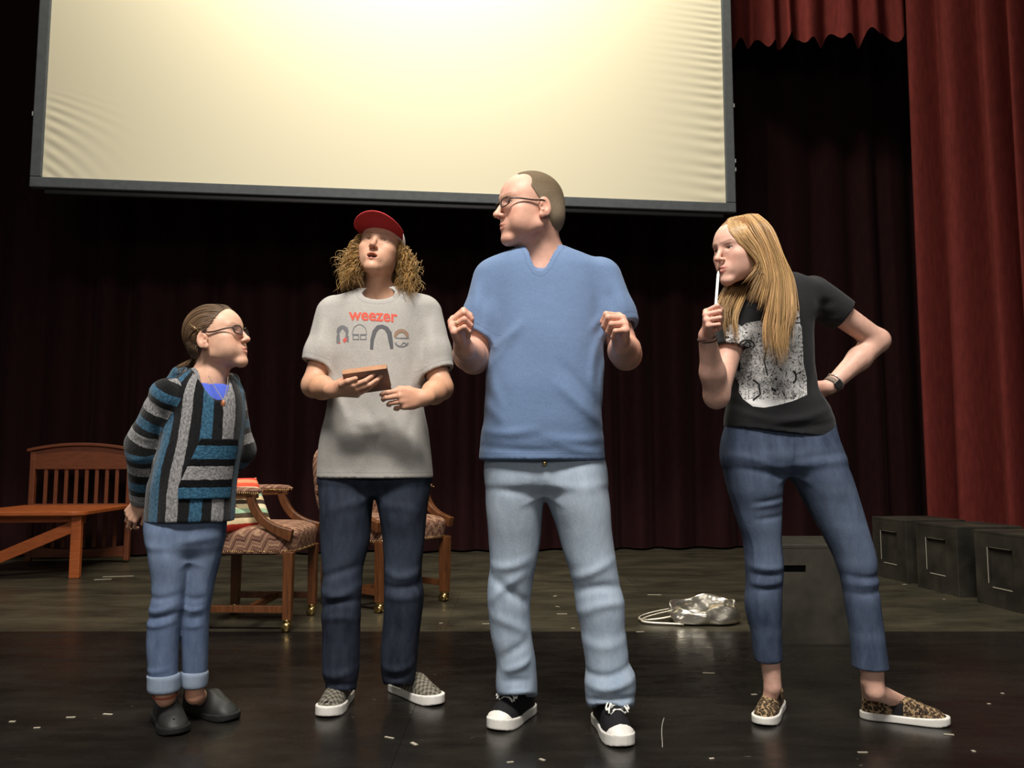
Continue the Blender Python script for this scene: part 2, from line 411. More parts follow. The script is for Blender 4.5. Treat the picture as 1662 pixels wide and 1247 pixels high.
# orange wooden bed-like bench
ORANGE = wood('orange_stained_wood', L(150, 76, 36), L(178, 94, 46), .45, (3, 3, 20))
hb_r = P(208, 822, 7.35); fr_r = P(131, 834, 6.35)
bx = np.array([(hb_r[0] + fr_r[0]) / 2, (hb_r[1] + fr_r[1]) / 2]); dv = nrm(fr_r[:2] - hb_r[:2]); ang = math.atan2(dv[0], -dv[1])
be = empty('wooden_bench', (hb_r[0] - .42, hb_r[1], 0), ang)
tag(be, 'orange wooden bench with a slatted headboard and a diagonal brace at far left', 'bench')
BW, BD, SZ = .86, 1.08, .475
HEADW = wood('dark_orange_wood', L(92, 47, 25), L(112, 59, 32), .5, (3, 3, 20))  # headboard wood, darker than the seat wood
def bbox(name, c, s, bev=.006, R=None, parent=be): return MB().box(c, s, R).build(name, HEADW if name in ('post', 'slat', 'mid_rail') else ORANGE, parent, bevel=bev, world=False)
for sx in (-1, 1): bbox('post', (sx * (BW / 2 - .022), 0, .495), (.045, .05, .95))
def arch(z0, z1, rise, th, w, n=18):
    V = []; F = []
    for i in range(n):
        x = -w / 2 + w * i / (n - 1); k = rise * (1 - (2 * i / (n - 1) - 1) ** 2)
        for (y, z) in ((-th / 2, z0), (th / 2, z0), (th / 2, z1 + k), (-th / 2, z1 + k)): V.append((x, y, z))
    for i in range(n - 1):
        for k in range(4): F.append((i * 4 + k, i * 4 + 4 + k, i * 4 + 4 + (k + 1) % 4, i * 4 + (k + 1) % 4))
    F += [(0, 1, 2, 3), tuple((n - 1) * 4 + k for k in (3, 2, 1, 0))]
    return V, F
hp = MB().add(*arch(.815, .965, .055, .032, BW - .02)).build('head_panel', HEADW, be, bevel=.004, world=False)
V, F = arch(0, .026, .0, .075, BW + .05)
V = [(x, y, z + .968 + .055 * (1 - (2 * (x / (BW + .05))) ** 2)) for (x, y, z) in V]
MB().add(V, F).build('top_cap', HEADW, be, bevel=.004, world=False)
for k in range(8):
    x = -BW / 2 + .045 + (BW - .09) * (k + 1) / 9
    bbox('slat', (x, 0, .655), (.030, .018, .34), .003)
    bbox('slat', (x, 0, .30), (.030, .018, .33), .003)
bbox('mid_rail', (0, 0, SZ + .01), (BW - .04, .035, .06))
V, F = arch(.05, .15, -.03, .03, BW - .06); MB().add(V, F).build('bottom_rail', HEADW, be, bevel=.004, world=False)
# seat board with rounded front corners
V = []; n = 10; out = [(-BW / 2 - .02, -.02), (BW / 2 + .02, -.02)]
out = [(BW / 2 + .02, -.03)]
for k in range(n): a = math.pi / 2 * k / (n - 1); out.append((BW / 2 + .02 - .10 + .10 * math.cos(a), -BD + .10 - .10 * math.sin(a)))
for k in range(n): a = math.pi / 2 * k / (n - 1); out.append((-BW / 2 - .02 + .10 - .10 * math.sin(a), -BD + .10 - .10 * math.cos(a)))
out.append((-BW / 2 - .02, -.03)); m_ = len(out)
V = [(x, y, SZ) for x, y in out] + [(x, y, SZ + .032) for x, y in out]
F = [tuple(range(m_)), tuple(range(2 * m_ - 1, m_ - 1, -1))] + [(i, m_ + i, m_ + (i + 1) % m_, (i + 1) % m_) for i in range(m_)]
MB().add(V, F).build('seat_board', ORANGE, be, bevel=.006, world=False)
for sx in (-1, 1):
    bbox('leg', (sx * (BW / 2 - .06), -BD + .10, SZ / 2), (.075, .05, SZ))
    bbox('bracket', (sx * (BW / 2 - .06), -BD + .16, SZ - .035), (.045, .10, .07))
bbox('apron', (0, -BD + .17, SZ - .03), (BW - .1, .03, .06))
MB().bar((BW / 2 - .10, -BD + .135, SZ - .09), (-BW / 2 + .06, -BD + .135, .08), .032, .085).build('brace', ORANGE, be, bevel=.004, world=False)

# black plywood boxes
BLK = MT('black_painted_plywood', .55, .3)
n_ = BLK.noise(BLK.pos((1, 1, 1)), 5, 5); BLK.set('Base Color', BLK.ramp(n_, [(.35, L(38, 36, 32)), (.75, L(70, 66, 57))])); BLK.bump(n_, .1, .002); BLK = BLK.m
LIT_EDGE = plain('painted_lit_edge', L(160, 154, 140), .7)
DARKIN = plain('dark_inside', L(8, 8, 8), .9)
def stage_box(name, loc, rz, w, d, h, hole):
    e = empty(name, loc, rz); t = .018
    bb = lambda nm, c, s, m=BLK: MB().box(c, s).build(nm, m, e, bevel=.003, world=False)
    bb('top_panel', (0, 0, h - t / 2), (w, d, t)); bb('bottom_panel', (0, 0, t / 2 + .001), (w - 2 * t, d - 2 * t, t))
    bb('side_panel', (w / 2 - t / 2, 0, (h - t) / 2), (t, d - 2 * t, h - t)); bb('back_panel', (0, d / 2 - t / 2, (h - t) / 2), (w, t, h - t))
    def holed(nm, face, hx, hz, hw, hh, span):
        q = MB(); z0, z1 = hz - hh / 2, hz + hh / 2
        for (c, cz, sx, sz) in ((0, z0 / 2, span, z0), (0, (z1 + h - t) / 2, span, h - t - z1), ((-span / 2 + hx - hw / 2) / 2, hz, span / 2 + hx - hw / 2, hh), ((span / 2 + hx + hw / 2) / 2, hz, span / 2 - hx - hw / 2, hh)):
            if face == 'front': q.box((c, -d / 2 + t / 2, cz), (sx, t, sz))
            else: q.box((-w / 2 + t / 2, c, cz), (t, sx, sz))
        q.build(nm, BLK, e, world=False)
    if hole == 'slot':
        holed('front_panel', 'front', -.145, h - .115, .15, .034, w); bb('side_panel', (-w / 2 + t / 2, 0, (h - t) / 2), (t, d - 2 * t, h - t))
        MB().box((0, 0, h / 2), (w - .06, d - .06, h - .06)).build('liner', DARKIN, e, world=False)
    else:
        bb('front_panel', (0, -d / 2 + t / 2, (h - t) / 2), (w, t, h - t))
        holed('side_panel', 'left', 0, h * .52, .22, .24, d - 2 * t)
        bb('recessed_panel', (-w / 2 + t + .004, 0, h * .52), (.008, .26, .28))
        x = -w / 2 - .001; zc = h * .52
        bb('lit_edge_strip', (x, .11, zc + .01), (.004, .006, .22), LIT_EDGE); bb('lit_edge_strip', (x, -.01, zc - .12), (.004, .17, .007), LIT_EDGE)  # pale strips stand in for light caught on the recess edges
        bb('lit_edge_strip', (x, .0, zc + .12), (.003, .18, .004), plain('faint_edge', L(96, 92, 82), .7))
    return e
x0, x1 = FL(1262, 1047), FL(1412, 1047)
e = stage_box('acting_block', ((x0[0] + x1[0]) / 2, x0[1] + .26, 0), 0, x1[0] - x0[0], .50, .475, 'slot')
tag(e, 'black plywood acting block with a handle slot, seen between the legs of the woman', 'box', 'black acting blocks')
for (px, py, nm) in ((1464, 947, 'farthest black cube with a recessed square panel, end of the row of blocks'), (1546, 969, 'middle black cube in the row of three blocks by the red curtain'), (1659, 999, 'nearest black cube of the row at the right edge, with a pale square outline')):
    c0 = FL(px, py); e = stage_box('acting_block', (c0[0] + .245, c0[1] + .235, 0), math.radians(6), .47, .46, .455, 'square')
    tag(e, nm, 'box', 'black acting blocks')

# silver bag lying on the floor
SILVER = MT('crumpled_silver_leather', .22, .5, .9); SILVER.set('Base Color', L(205, 198, 184))
SILVER.bump(SILVER.noise(SILVER.pos((1, 1, 1)), 9, 2, .5, .4), .45, .02); SILVER = SILVER.m
bg = FL(1152, 1020); bg[1] += .14
bag = empty('handbag', bg); tag(bag, 'crumpled metallic silver handbag lying on the floor with long handles', 'bag')
rb = random.Random(4)
def bagfn(u, v):
    a = 2 * math.pi * u; e = 3.4; ca, sa = math.cos(a), math.sin(a); rr = (abs(ca) ** e + abs(sa) ** e) ** (-1 / e)
    rim = .088 + .045 * max(0, sa) ** .7 + .010 * math.sin(5 * a + 1) + .012 * ca
    pr = [(.02, .003), (.80, .003), (.97, .012), (1.03, .040), (1.02, .066), (.96, .92 * rim), (.93, rim), (.88, .95 * rim), (.80, .05), (.60, .022), (.02, .020)]
    t = v * 10; i = min(9, int(t)); f = t - i; r = pr[i][0] * (1 - f) + pr[i + 1][0] * f; z = pr[i][1] * (1 - f) + pr[i + 1][1] * f
    cr = .004 * math.sin(5 * a + 6 * z / .1) + .003 * math.sin(9 * a - 5 * z / .1)
    x, y = rr * ca * (.185 * r + cr), rr * sa * (.10 * r + cr) + (.10 * max(0, z - .05) if sa > 0 else .22 * max(0, z - .03))
    return (x, y, max(.003, z))
MB().grid(bagfn, 90, 31, True).build('body', SILVER, bag, True, world=False)
HND = plain('silver_strap', L(200, 192, 176), .35, .5, .5)
def bz(p, n=24):
    p = np.array(p, float); t = np.linspace(0, 1, n)[:, None]; k = len(p) - 1
    return sum(math.comb(k, i) * (1 - t) ** (k - i) * t ** i * p[i] for i in range(k + 1))
MB().tube(bz([(-.15, .03, .075), (-.24, .06, .06), (-.43, .10, .012), (-.42, -.04, .008), (-.25, .0, .012), (-.15, -.05, .055)]), .006, 8, flat=.6).build('handle', HND, bag, True, world=False)
MB().tube(bz([(-.16, .0, .07), (-.26, .0, .05), (-.42, .02, .012), (-.40, -.07, .008), (-.25, -.04, .012), (-.13, -.10, .012)]), .006, 8, flat=.6).build('handle', HND, bag, True, world=False)

# tape scraps, paper flecks and a thread lying on the floor
fk = MB(); rf = random.Random(8)
for (px, py, ln, an) in ((192, 936, .22, .25), (167, 941, .12, .3), (790, 1013, .05, .1), (901, 968, .03, .9), (905, 985, .03, -.7), (912, 997, .06, .0), (930, 1020, .02, 0), (632, 1198, .035, -.5), (672, 1208, .03, -.9), (828, 1238, .02, .3), (880, 1234, .02, -.8), (115, 1165, .03, .1), (175, 1160, .035, -.2), (20, 1172, .02, 0), (60, 1182, .02, .2), (1224, 1128, .022, .2), (1400, 1222, .03, 0), (1627, 1126, .012, 0), (1605, 1143, .012, 0), (1155, 1232, .015, .3), (1540, 1193, .03, -.2), (1062, 966, .09, -.05), (1039, 1026, .04, .1), (1150, 1093, .05, -.1), (716, 1012, .02, 0), (1580, 1220, .01, 0), (1532, 973, .015, 0), (1468, 949, .03, 0)):
    p = FL(px, py); R = np.array([(math.cos(an), math.sin(an), 0), (-math.sin(an), math.cos(an), 0), (0, 0, 1)]).T
    fk.box(p + np.array((0, 0, .0012)), (ln, rf.uniform(.006, .012) if ln < .1 else .02, .0016), R)
o = fk.build('tape_scraps', plain('dirty_white_paper', L(170, 162, 144), .8)); tag(o, 'small torn white tape and paper scraps scattered over the black floor', 'litter', None, 'stuff')
th = [FL(1078, 1166), FL(1074, 1176), FL(1072, 1190), FL(1076, 1204), FL(1075, 1214)]
o = MB().tube(bz(np.array(th) + np.array((0, 0, .0015)), 16), .0011, 5).build('thread', plain('pale_thread', L(180, 176, 166), .8), None, True)
tag(o, 'thin curled pale thread on the floor between the man and the woman', 'thread')
# ------------------------------------------------------------------ soft-shape modelling: distance fields meshed by surface nets
BAND = .03
class SDF:
    def __init__(s): s.ops = []; s.frame = None
    def fr(s, o=None, R=None, sc=1.0):
        s.frame = None if o is None else (np.asarray(o, float), np.asarray(R, float), sc); return s
    def w(s, p):                                     # frame point -> world
        p = np.asarray(p, float)
        if s.frame is None: return p
        o, R, sc = s.frame; return o + (R @ (p * sc))
    def _add(s, fn, lo, hi, k, op):
        s.ops.append((op, fn, np.asarray(lo, float), np.asarray(hi, float), k)); return s
    def cone(s, a, b, ra, rb, k=.01, op='u'):
        sc = s.frame[2] if s.frame else 1.0
        a, b = s.w(a), s.w(b); ra *= sc; rb *= sc; k *= sc; d = b - a; dd = max(d @ d, 1e-12); r = max(ra, rb)
        def fn(p):
            q = p - a; t = np.clip(q @ d / dd, 0, 1)
            return np.sqrt(((q - t[:, None] * d) ** 2).sum(1)) - (ra + (rb - ra) * t)
        return s._add(fn, np.minimum(a, b) - r, np.maximum(a, b) + r, k, op)
    def chain(s, pts, rs, k=.01, op='u'):
        for i in range(len(pts) - 1): s.cone(pts[i], pts[i + 1], rs[i], rs[i + 1], k, op)
        return s
    def ell(s, c, r, k=.01, op='u', rot=None):
        R = np.eye(3); sc = 1.0
        if s.frame: R = s.frame[1]; sc = s.frame[2]
        c = s.w(c); r = np.asarray(r, float) * sc; k *= sc
        if rot is not None: R = R @ np.asarray(rot)
        def fn(p):
            q = (p - c) @ R; k0 = np.sqrt(((q / r) ** 2).sum(1)); k1 = np.sqrt(((q / (r * r)) ** 2).sum(1)) + 1e-9
            return k0 * (k0 - 1) / k1
        m = r.max(); return s._add(fn, c - m, c + m, k, op)
    def plane(s, p0, n, op='i', k=0.0, lo=None, hi=None):
        """op 'i': keep the side n points away from"""
        p0 = s.w(p0); n = nrm(n if s.frame is None else s.frame[1] @ np.asarray(n, float))
        return s._add(lambda p: (p - p0) @ n, [-99] * 3 if lo is None else lo, [99] * 3 if hi is None else hi, k, op)
    def loft(s, rows, k=.01, op='u', n=2.2, yaw=0.0, cap=(True, True)):
        """rows: (z, cx, cy, a, b) cross sections stacked in z"""
        r = np.array(sorted([tuple(q) for q in rows])); z = r[:, 0]; N = 160; zt = np.linspace(z[0], z[-1], N)
        T = np.stack([pchip(z, r[:, i], zt) for i in range(1, 5)], 1); z0, z1 = z[0], z[-1]; ca, sa = math.cos(yaw), math.sin(yaw)
        def fn(p):
            t = (np.clip(p[:, 2], z0, z1) - z0) / (z1 - z0) * (N - 1); i = np.minimum(t.astype(int), N - 2); f = (t - i)[:, None]
            c = T[i] * (1 - f) + T[i + 1] * f
            dx, dy = p[:, 0] - c[:, 0], p[:, 1] - c[:, 1]
            if yaw: dx, dy = dx * ca + dy * sa, -dx * sa + dy * ca
            x, y = np.abs(dx) / c[:, 2] + 1e-9, np.abs(dy) / c[:, 3] + 1e-9
            g = (x ** n + y ** n) ** (1 / n); gg = g ** (1 - n) * np.sqrt((x ** (n - 1) / c[:, 2]) ** 2 + (y ** (n - 1) / c[:, 3]) ** 2) + 1e-6
            d = np.maximum((g - 1) / gg, -.2)
            if cap[1]: d = np.maximum(d, p[:, 2] - z1)
            if cap[0]: d = np.maximum(d, z0 - p[:, 2])
            return d
        m = max(T[:, 2].max(), T[:, 3].max()) + .01
        return s._add(fn, (T[:, 0].min() - m, T[:, 1].min() - m, z0 - .01), (T[:, 0].max() + m, T[:, 1].max() + m, z1 + .01), k, op)
    def fold(s, pts, amp, sig, Y, side=-1, depth=.3):
        """a raised (amp>0) or sunk crease along a line of pixels seen on the front (side -1) of a garment around depth Y"""
        q = np.array([P(x, y, Y)[[0, 2]] for x, y in pts])
        if len(q) > 2: q = bz(q, 8)
        lo = q.min(0) - 3 * sig; hi = q.max(0) + 3 * sig
        def fn(p):
            xz = p[:, [0, 2]]; best = np.full(len(p), 9e9); e = np.zeros(len(p)); tot = len(q) - 1
            for i in range(tot):
                a, b = q[i], q[i + 1]; d = b - a; t = np.clip((xz - a) @ d / (d @ d + 1e-12), 0, 1)
                dist = ((xz - a - t[:, None] * d) ** 2).sum(1); m = dist < best; best = np.where(m, dist, best); e = np.where(m, (i + t) / tot, e)
            w = np.sin(np.clip(e * .86 + .07, 0, 1) * math.pi) ** .7
            fr_ = np.clip(.5 - side * (-1) * (p[:, 1] - Y) / .03, 0, 1) if side else 1.0
            return -amp * w * np.exp(-best / (2 * sig * sig)) * fr_
        return s._add(fn, (lo[0], Y - depth, lo[1]), (hi[0], Y + depth, hi[1]), 0, 'd')
    def rings(s, rows, amp, freq, seed=0):
        """small random cloth unevenness over a box"""
        rnd = np.random.RandomState(seed); D = rnd.normal(size=(6, 3)); D /= np.linalg.norm(D, axis=1)[:, None]; ph = rnd.rand(6) * 6.28; fq = freq * (0.6 + rnd.rand(6))
        lo, hi = rows
        return s._add(lambda p: amp / 2.5 * np.sin((p @ D.T) * fq + ph).sum(1) / 1.5, lo, hi, 0, 'd')
    def sub(s, other, k=.005, op='u'):
        lo = np.min([o[2] for o in other.ops if o[0] == 'u'], 0); hi = np.max([o[3] for o in other.ops if o[0] == 'u'], 0)
        return s._add(other.ev, lo, hi, k, op)
    def ev(s, p):
        d = np.full(len(p), .5)
        if len(p) == 0: return d
        plo, phi_ = p.min(0), p.max(0)
        for op, fn, lo, hi, k in s.ops:
            m = BAND + k if op != 'd' else 0.0
            if (plo > hi + m).any() or (phi_ < lo - m).any(): continue
            if (plo > lo - m).all() and (phi_ < hi + m).all(): idx = slice(None)
            else:
                w_ = np.ones(len(p), bool)
                for a in range(3):
                    if plo[a] <= lo[a] - m: w_ &= p[:, a] > lo[a] - m
                    if phi_[a] >= hi[a] + m: w_ &= p[:, a] < hi[a] + m
                idx = np.flatnonzero(w_)
                if len(idx) == 0: continue
            e = fn(p[idx]); c = d[idx]
            if op == 'u':
                if k > 0: h = np.clip(.5 + .5 * (c - e) / k, 0, 1); r = c + (e - c) * h - k * h * (1 - h)
                else: r = np.minimum(c, e)
            elif op == 's':
                if k > 0: h = np.clip(.5 - .5 * (c + e) / k, 0, 1); r = c + (-e - c) * h + k * h * (1 - h)
                else: r = np.maximum(c, -e)
            elif op == 'i': r = np.maximum(c, e)
            else: r = c + e
            d[idx] = r
        return d
    def box(s, pad=.03):
        u = [o for o in s.ops if o[0] == 'u']
        return np.min([o[2] for o in u], 0) - pad, np.max([o[3] for o in u], 0) + pad
def pchip(x, y, xs):
    x = np.asarray(x, float); y = np.asarray(y, float)
    if len(x) < 3: return np.interp(xs, x, y)
    h = np.diff(x); d = np.diff(y) / h; m = np.zeros(len(x)); m[0], m[-1] = d[0], d[-1]
    for i in range(1, len(x) - 1):
        m[i] = 0 if d[i - 1] * d[i] <= 0 else 2 * d[i - 1] * d[i] / (d[i - 1] + d[i])
    i = np.clip(np.searchsorted(x, xs) - 1, 0, len(h) - 1); t = (xs - x[i]) / h[i]
    return y[i] * (1 + 2 * t) * (1 - t) ** 2 + m[i] * h[i] * t * (1 - t) ** 2 + y[i + 1] * t * t * (3 - 2 * t) + m[i + 1] * h[i] * t * t * (t - 1)
def polygonize(ev, lo, hi, h, C=4):
    lo = np.asarray(lo, float); hi = np.asarray(hi, float)
    n = np.maximum(1, np.ceil((hi - lo) / (h * C)).astype(int)); N = n * C + 1
    ii = np.indices(n[::-1]).reshape(3, -1)[::-1].T; cc = lo + (ii + .5) * h * C
    dc = np.concatenate([ev(cc[i:i + 16000]) for i in range(0, len(cc), 16000)]).reshape(n[::-1]).transpose(2, 1, 0)
    act = np.abs(dc) < h * C * 1.25 + .006
    up = lambda a: a.repeat(C, 0).repeat(C, 1).repeat(C, 2)
    nd = np.zeros(N, bool); ca = up(act)
    for dx in (0, 1):
        for dy in (0, 1):
            for dz in (0, 1): nd[dx:dx + ca.shape[0], dy:dy + ca.shape[1], dz:dz + ca.shape[2]] |= ca
    D = np.ones(N, np.float32); sg = up(dc < 0); D[:-1, :-1, :-1][sg] = -1.0
    fi = np.flatnonzero(nd); D = D.ravel(); sy, sx = N[2], N[1] * N[2]
    fi = fi[np.argsort((fi % sy) // 12 * 64 + (fi // sx) // 24, kind='stable')]
    for a in range(0, len(fi), 16000):
        f = fi[a:a + 16000]; p = np.stack([f // sx, (f // sy) % N[1], f % sy], 1) * h + lo; D[f] = ev(p)
    ci = np.argwhere(ca); base = ci[:, 0] * sx + ci[:, 1] * sy + ci[:, 2]
    offs = np.array([[x, y, z] for x in (0, 1) for y in (0, 1) for z in (0, 1)]); od = offs[:, 0] * sx + offs[:, 1] * sy + offs[:, 2]
    V8 = D[base[:, None] + od]; neg = (V8 < 0).sum(1); keep = (neg > 0) & (neg < 8)
    base, ci, V8 = base[keep], ci[keep], V8[keep]
    acc = np.zeros((len(base), 3)); cnt = np.zeros(len(base))
    for i in range(8):
        for j in range(i + 1, 8):
            if abs(offs[i] - offs[j]).sum() != 1: continue
            a, b = V8[:, i], V8[:, j]; m = (a < 0) != (b < 0); t = np.where(m, a / np.where(m, a - b, 1), 0)
            acc += np.where(m[:, None], offs[i] + t[:, None] * (offs[j] - offs[i]), 0); cnt += m
    V = lo + (ci + acc / cnt[:, None]) * h
    idm = np.full(D.size, -1, np.int32); idm[base] = np.arange(len(base)); st = [sx, sy, 1]; F = []
    for ax in range(3):
        b, c = (ax + 1) % 3, (ax + 2) % 3
        ok = (ci[:, b] > 0) & (ci[:, c] > 0); q = base[ok]; s0 = D[q] < 0; s1 = D[q + st[ax]] < 0; m = s0 != s1; q = q[m]; s0 = s0[m]
        f = np.stack([idm[q - st[b] - st[c]], idm[q - st[c]], idm[q], idm[q - st[b]]], 1)
        f[~s0] = f[~s0][:, ::-1]; F.append(f[(f >= 0).all(1)])
    return V, np.concatenate(F)
def relax(V, F, it=1, lam=.5):
    E = np.concatenate([F[:, [0, 1]], F[:, [1, 2]], F[:, [2, 3]], F[:, [3, 0]]]); E = np.concatenate([E, E[:, ::-1]])
    for _ in range(it):
        n = np.bincount(E[:, 0], minlength=len(V)); S_ = np.stack([np.bincount(E[:, 0], V[E[:, 1], k], minlength=len(V)) for k in range(3)], 1)
        V = V + lam * (S_ / np.maximum(n, 1)[:, None] - V)
    return V
def sdf_mesh(sdf, h, lo=None, hi=None, it=1):
    b = sdf.box()
    V, F = polygonize(sdf.ev, b[0] if lo is None else lo, b[1] if hi is None else hi, h); return relax(V, F, it), F
def to_obj(name, V, F, m, parent, attrs=None, color=None, smooth=True):
    me = bpy.data.meshes.new(name)
    me.vertices.add(len(V)); me.vertices.foreach_set('co', np.asarray(V, np.float32).ravel())
    F = np.asarray(F, np.int32); k = F.shape[1]
    me.loops.add(F.size); me.loops.foreach_set('vertex_index', F.ravel())
    me.polygons.add(len(F)); me.polygons.foreach_set('loop_start', np.arange(0, F.size, k, dtype=np.int32))
    try: me.polygons.foreach_set('loop_total', np.full(len(F), k, np.int32))
    except Exception: pass
    me.update(calc_edges=True)
    if smooth: me.polygons.foreach_set('use_smooth', np.ones(len(F), bool))
    for nm, a in (attrs or {}).items():
        q = me.attributes.new(nm, 'FLOAT', 'POINT'); q.data.foreach_set('value', np.asarray(a, np.float32))
    if color is not None:
        q = me.attributes.new('Col', 'FLOAT_COLOR', 'POINT'); q.data.foreach_set('color', np.concatenate([color, np.ones((len(V), 1))], 1).astype(np.float32).ravel())
    return link(name, me, m, parent, True)
def multires(sdf, h, fine):
    """one skin from one field: coarse everywhere, finer inside the boxes of `fine` [(lo,hi,h)]"""
    b = sdf.box(); V, F = polygonize(sdf.ev, b[0], b[1], h); V = relax(V, F, 1); VV, FF, n = [], [], 0
    inside = np.zeros(len(V), bool)
    for lo, hi, hh in fine: inside |= ((V > np.asarray(lo) + h * 1.2) & (V < np.asarray(hi) - h * 1.2)).all(1)
    F = F[~inside[F].all(1)]; VV.append(V); FF.append(F); n = len(V)
    for lo, hi, hh in fine:
        v, f = polygonize(sdf.ev, lo, hi, hh); v = relax(v, f, 1); VV.append(v); FF.append(f + n); n += len(v)
    V = np.concatenate(VV); F = np.concatenate(FF); u = np.zeros(len(V), bool); u[F.ravel()] = True
    r = np.cumsum(u) - 1; return V[u], r[F]
# ------------------------------------------------------------------ people: shared builders
def frame(f, up=(0, 0, 1)):
    y = nrm(f); x = nrm(np.cross(y, up)); z = np.cross(x, y); return np.array([x, y, z]).T
def head(S, o, R, sc, eye=.5, mouth=0.0, jaw=1.0, nose=1.0, brow=1.0, fem=0.0, ears=(-1, 1), lips=1.0, chub=0.0, cheek=.039):
    """a head around the mid point of the ear canals; x to the person's right, y forward, z up"""
    S.fr(o, R, sc)
    S.ell((0, -.008, .046), (.0745, .098, .086), .0)
    S.ell((0, .040, .044), (.061, .054, .058), .03)
    S.ell((0, .040, -.018), (.057, .050, .074), .025)
    for s in (-1, 1):
        S.ell((s * .047, .025, -.012), (.022, .042, .045), .02)
        S.cone((s * .049 * jaw, .004, -.052), (s * .012, .074, -.086), .017, .0155, .025)
        S.ell((s * .044, .056, -.006), (.020, .024, .017), .018)
        S.cone((s * .010, .089, .040), (s * .044, .073, .042), .0085 * brow, .008, .012)
        S.ell((s * (cheek - .006 * fem), .046, -.040), (.022, .034, .034), .025)
        if chub: S.ell((s * .036, .055, -.038), (.024, .026, .028), .02)
    S.ell((0, .080, -.087), (.020 - .003 * fem, .017, .0155), .018)
    S.ell((0, .080, -.050), (.031, .020, .026), .014)
    for s in (-1, 1):
        S.ell((s * .034, .100, .021), (.017, .0165, .0105), .010, 's')
        S.ell((s * .0325, .0715, .020), (.0150, .0142, .0142), .004)
        S.ell((s * .0325, .0880, .0195), (.0135, .0100, .0012 + .0062 * eye), .0012, 's')
        S.cone((s * .021, .0868, .0265 + .002 * eye), (s * .045, .0795, .0245), .0022, .002, .003)       # lid fold
    S.cone((0, .087, .033), (0, .1075 + .004 * nose, -.010), .0068, .0092, .008)
    S.ell((0, .1095 + .004 * nose, -.0145), (.0105, .0115, .0095), .006)
    for s in (-1, 1):
        S.ell((s * .0115, .1010, -.0172), (.0064, .0092, .0066), .005)
        S.ell((s * .0058, .1100, -.0245), (.0032, .0050, .0035), .002, 's')
    for s in (-1, 1):
        S.cone((s * .004, .1000, -.0435), (s * .022, .0905, -.0490), .0052 * lips, .0022, .004)
        S.cone((0, .0985 - .002 * mouth, -.0565 - .0075 * mouth), (s * .019, .0905, -.0530 - .002 * mouth), .0062 * lips, .0030, .004)
    if mouth > 0: S.ell((0, .0985, -.0525), (.0205, .016, .0030 + .0058 * mouth), .002, 's')
    else:
        for s in (-1, 1): S.cone((0, .1075, -.0502), (s * .0235, .0950, -.0508), .0012, .0010, .002, 's')
    for s in ears:
        E = np.array([(math.cos(.28), -s * math.sin(.28), 0), (s * math.sin(.28), math.cos(.28), 0), (0, 0, 1.)])
        t = .16; T = np.array([(1, 0, 0), (0, math.cos(t), math.sin(t)), (0, -math.sin(t), math.cos(t))])
        rot = E @ T
        S.ell((s * .0790, -.013, .002), (.0065, .0185, .031), .004, 'u', rot)
        S.ell((s * .0760, -.004, -.022), (.0060, .0100, .0110), .004)
        S.ell((s * .0880, -.011, .006), (.0075, .0115, .0190), .003, 's', rot)
        S.cone((s * .0810, .0005, .012), (s * .0815, -.004, -.010), .0030, .0032, .004)
        S.ell((s * .086, -.002, -.002), (.006, .004, .007), .002, 's')
    S.fr()
def hand(S, o, f, n, side, curls, spread=0.0, thumb=None, sc=1.0, slim=1.0):
    """o wrist, f towards the knuckles, n out of the back of the hand; side 'R'/'L'; curls per finger (index..pinky) in degrees"""
    f = nrm(f); n = nrm(np.asarray(n, float) - f * (np.asarray(n, float) @ f)); t = np.cross(n, f) if side == 'R' else np.cross(f, n)
    R = np.array([t, f, n]).T; H = SDF(); H.fr(o, R, sc)
    mc = [(.027, .092, .002), (.008, .096, .005), (-.012, .090, .003), (-.030, .081, -.002)]
    ln = [(.044, .026, .021), (.049, .030, .022), (.045, .028, .021), (.035, .021, .019)]
    rd = [.0098, .0100, .0094, .0083]
    H.cone((0, -.015, 0), (0, .02, 0), .024 * slim, .022 * slim, .0)
    for i in range(4): H.cone((mc[i][0] * .55, .012, -.002), mc[i], .0150 * slim, .0120 * slim, .012)
    H.ell((-.006, .05, -.008), (.034 * slim, .040, .012), .012)
    H.cone((.016, .018, -.008), (.034, .052, -.016), .0155 * slim, .0130 * slim, .014)
    tips = []
    for i in range(4):
        p = np.array(mc[i]); a = 0.0; sp = spread * (1.5 - i) ; r = rd[i] * slim
        for j in range(3):
            a += math.radians(curls[i][j]); d = np.array([math.sin(math.radians(sp)) * math.cos(a), math.cos(a) * math.cos(math.radians(sp)), -math.sin(a)])
            q = p + d * ln[i][j]; H.cone(p, q, r * (1 - .07 * j), r * (1 - .07 * (j + 1)), .0025); p = q
        tips.append(H.w(p))
    th = thumb or [(.034, .050, -.014), (.046, .078, -.026), (.046, .102, -.036)]
    for i, (r0, r1) in enumerate(((.0125, .0110), (.0108, .0088))): H.cone(th[i], th[i + 1], r0 * slim, r1 * slim, .004)
    b = H.box(.004); S.sub(H, .010); return b, H, tips
def paint(V, base, items):
    """colour per vertex; items (centre, axes 3x3 or None, radii, colour, strength, softness)"""
    C = np.tile(np.asarray(base[:3], float), (len(V), 1))
    for c, R, r, col, st, so in items:
        q = V - c
        if R is not None: q = q @ R
        k = np.sqrt(((q / np.asarray(r)) ** 2).sum(1)); w = (np.clip((1 + so - k) / (2 * so + 1e-6), 0, 1) * st)[:, None]
        w = w * w * (3 - 2 * w) if st >= 1 else w
        C = C * (1 - w) + np.asarray(col[:3]) * w
    return C
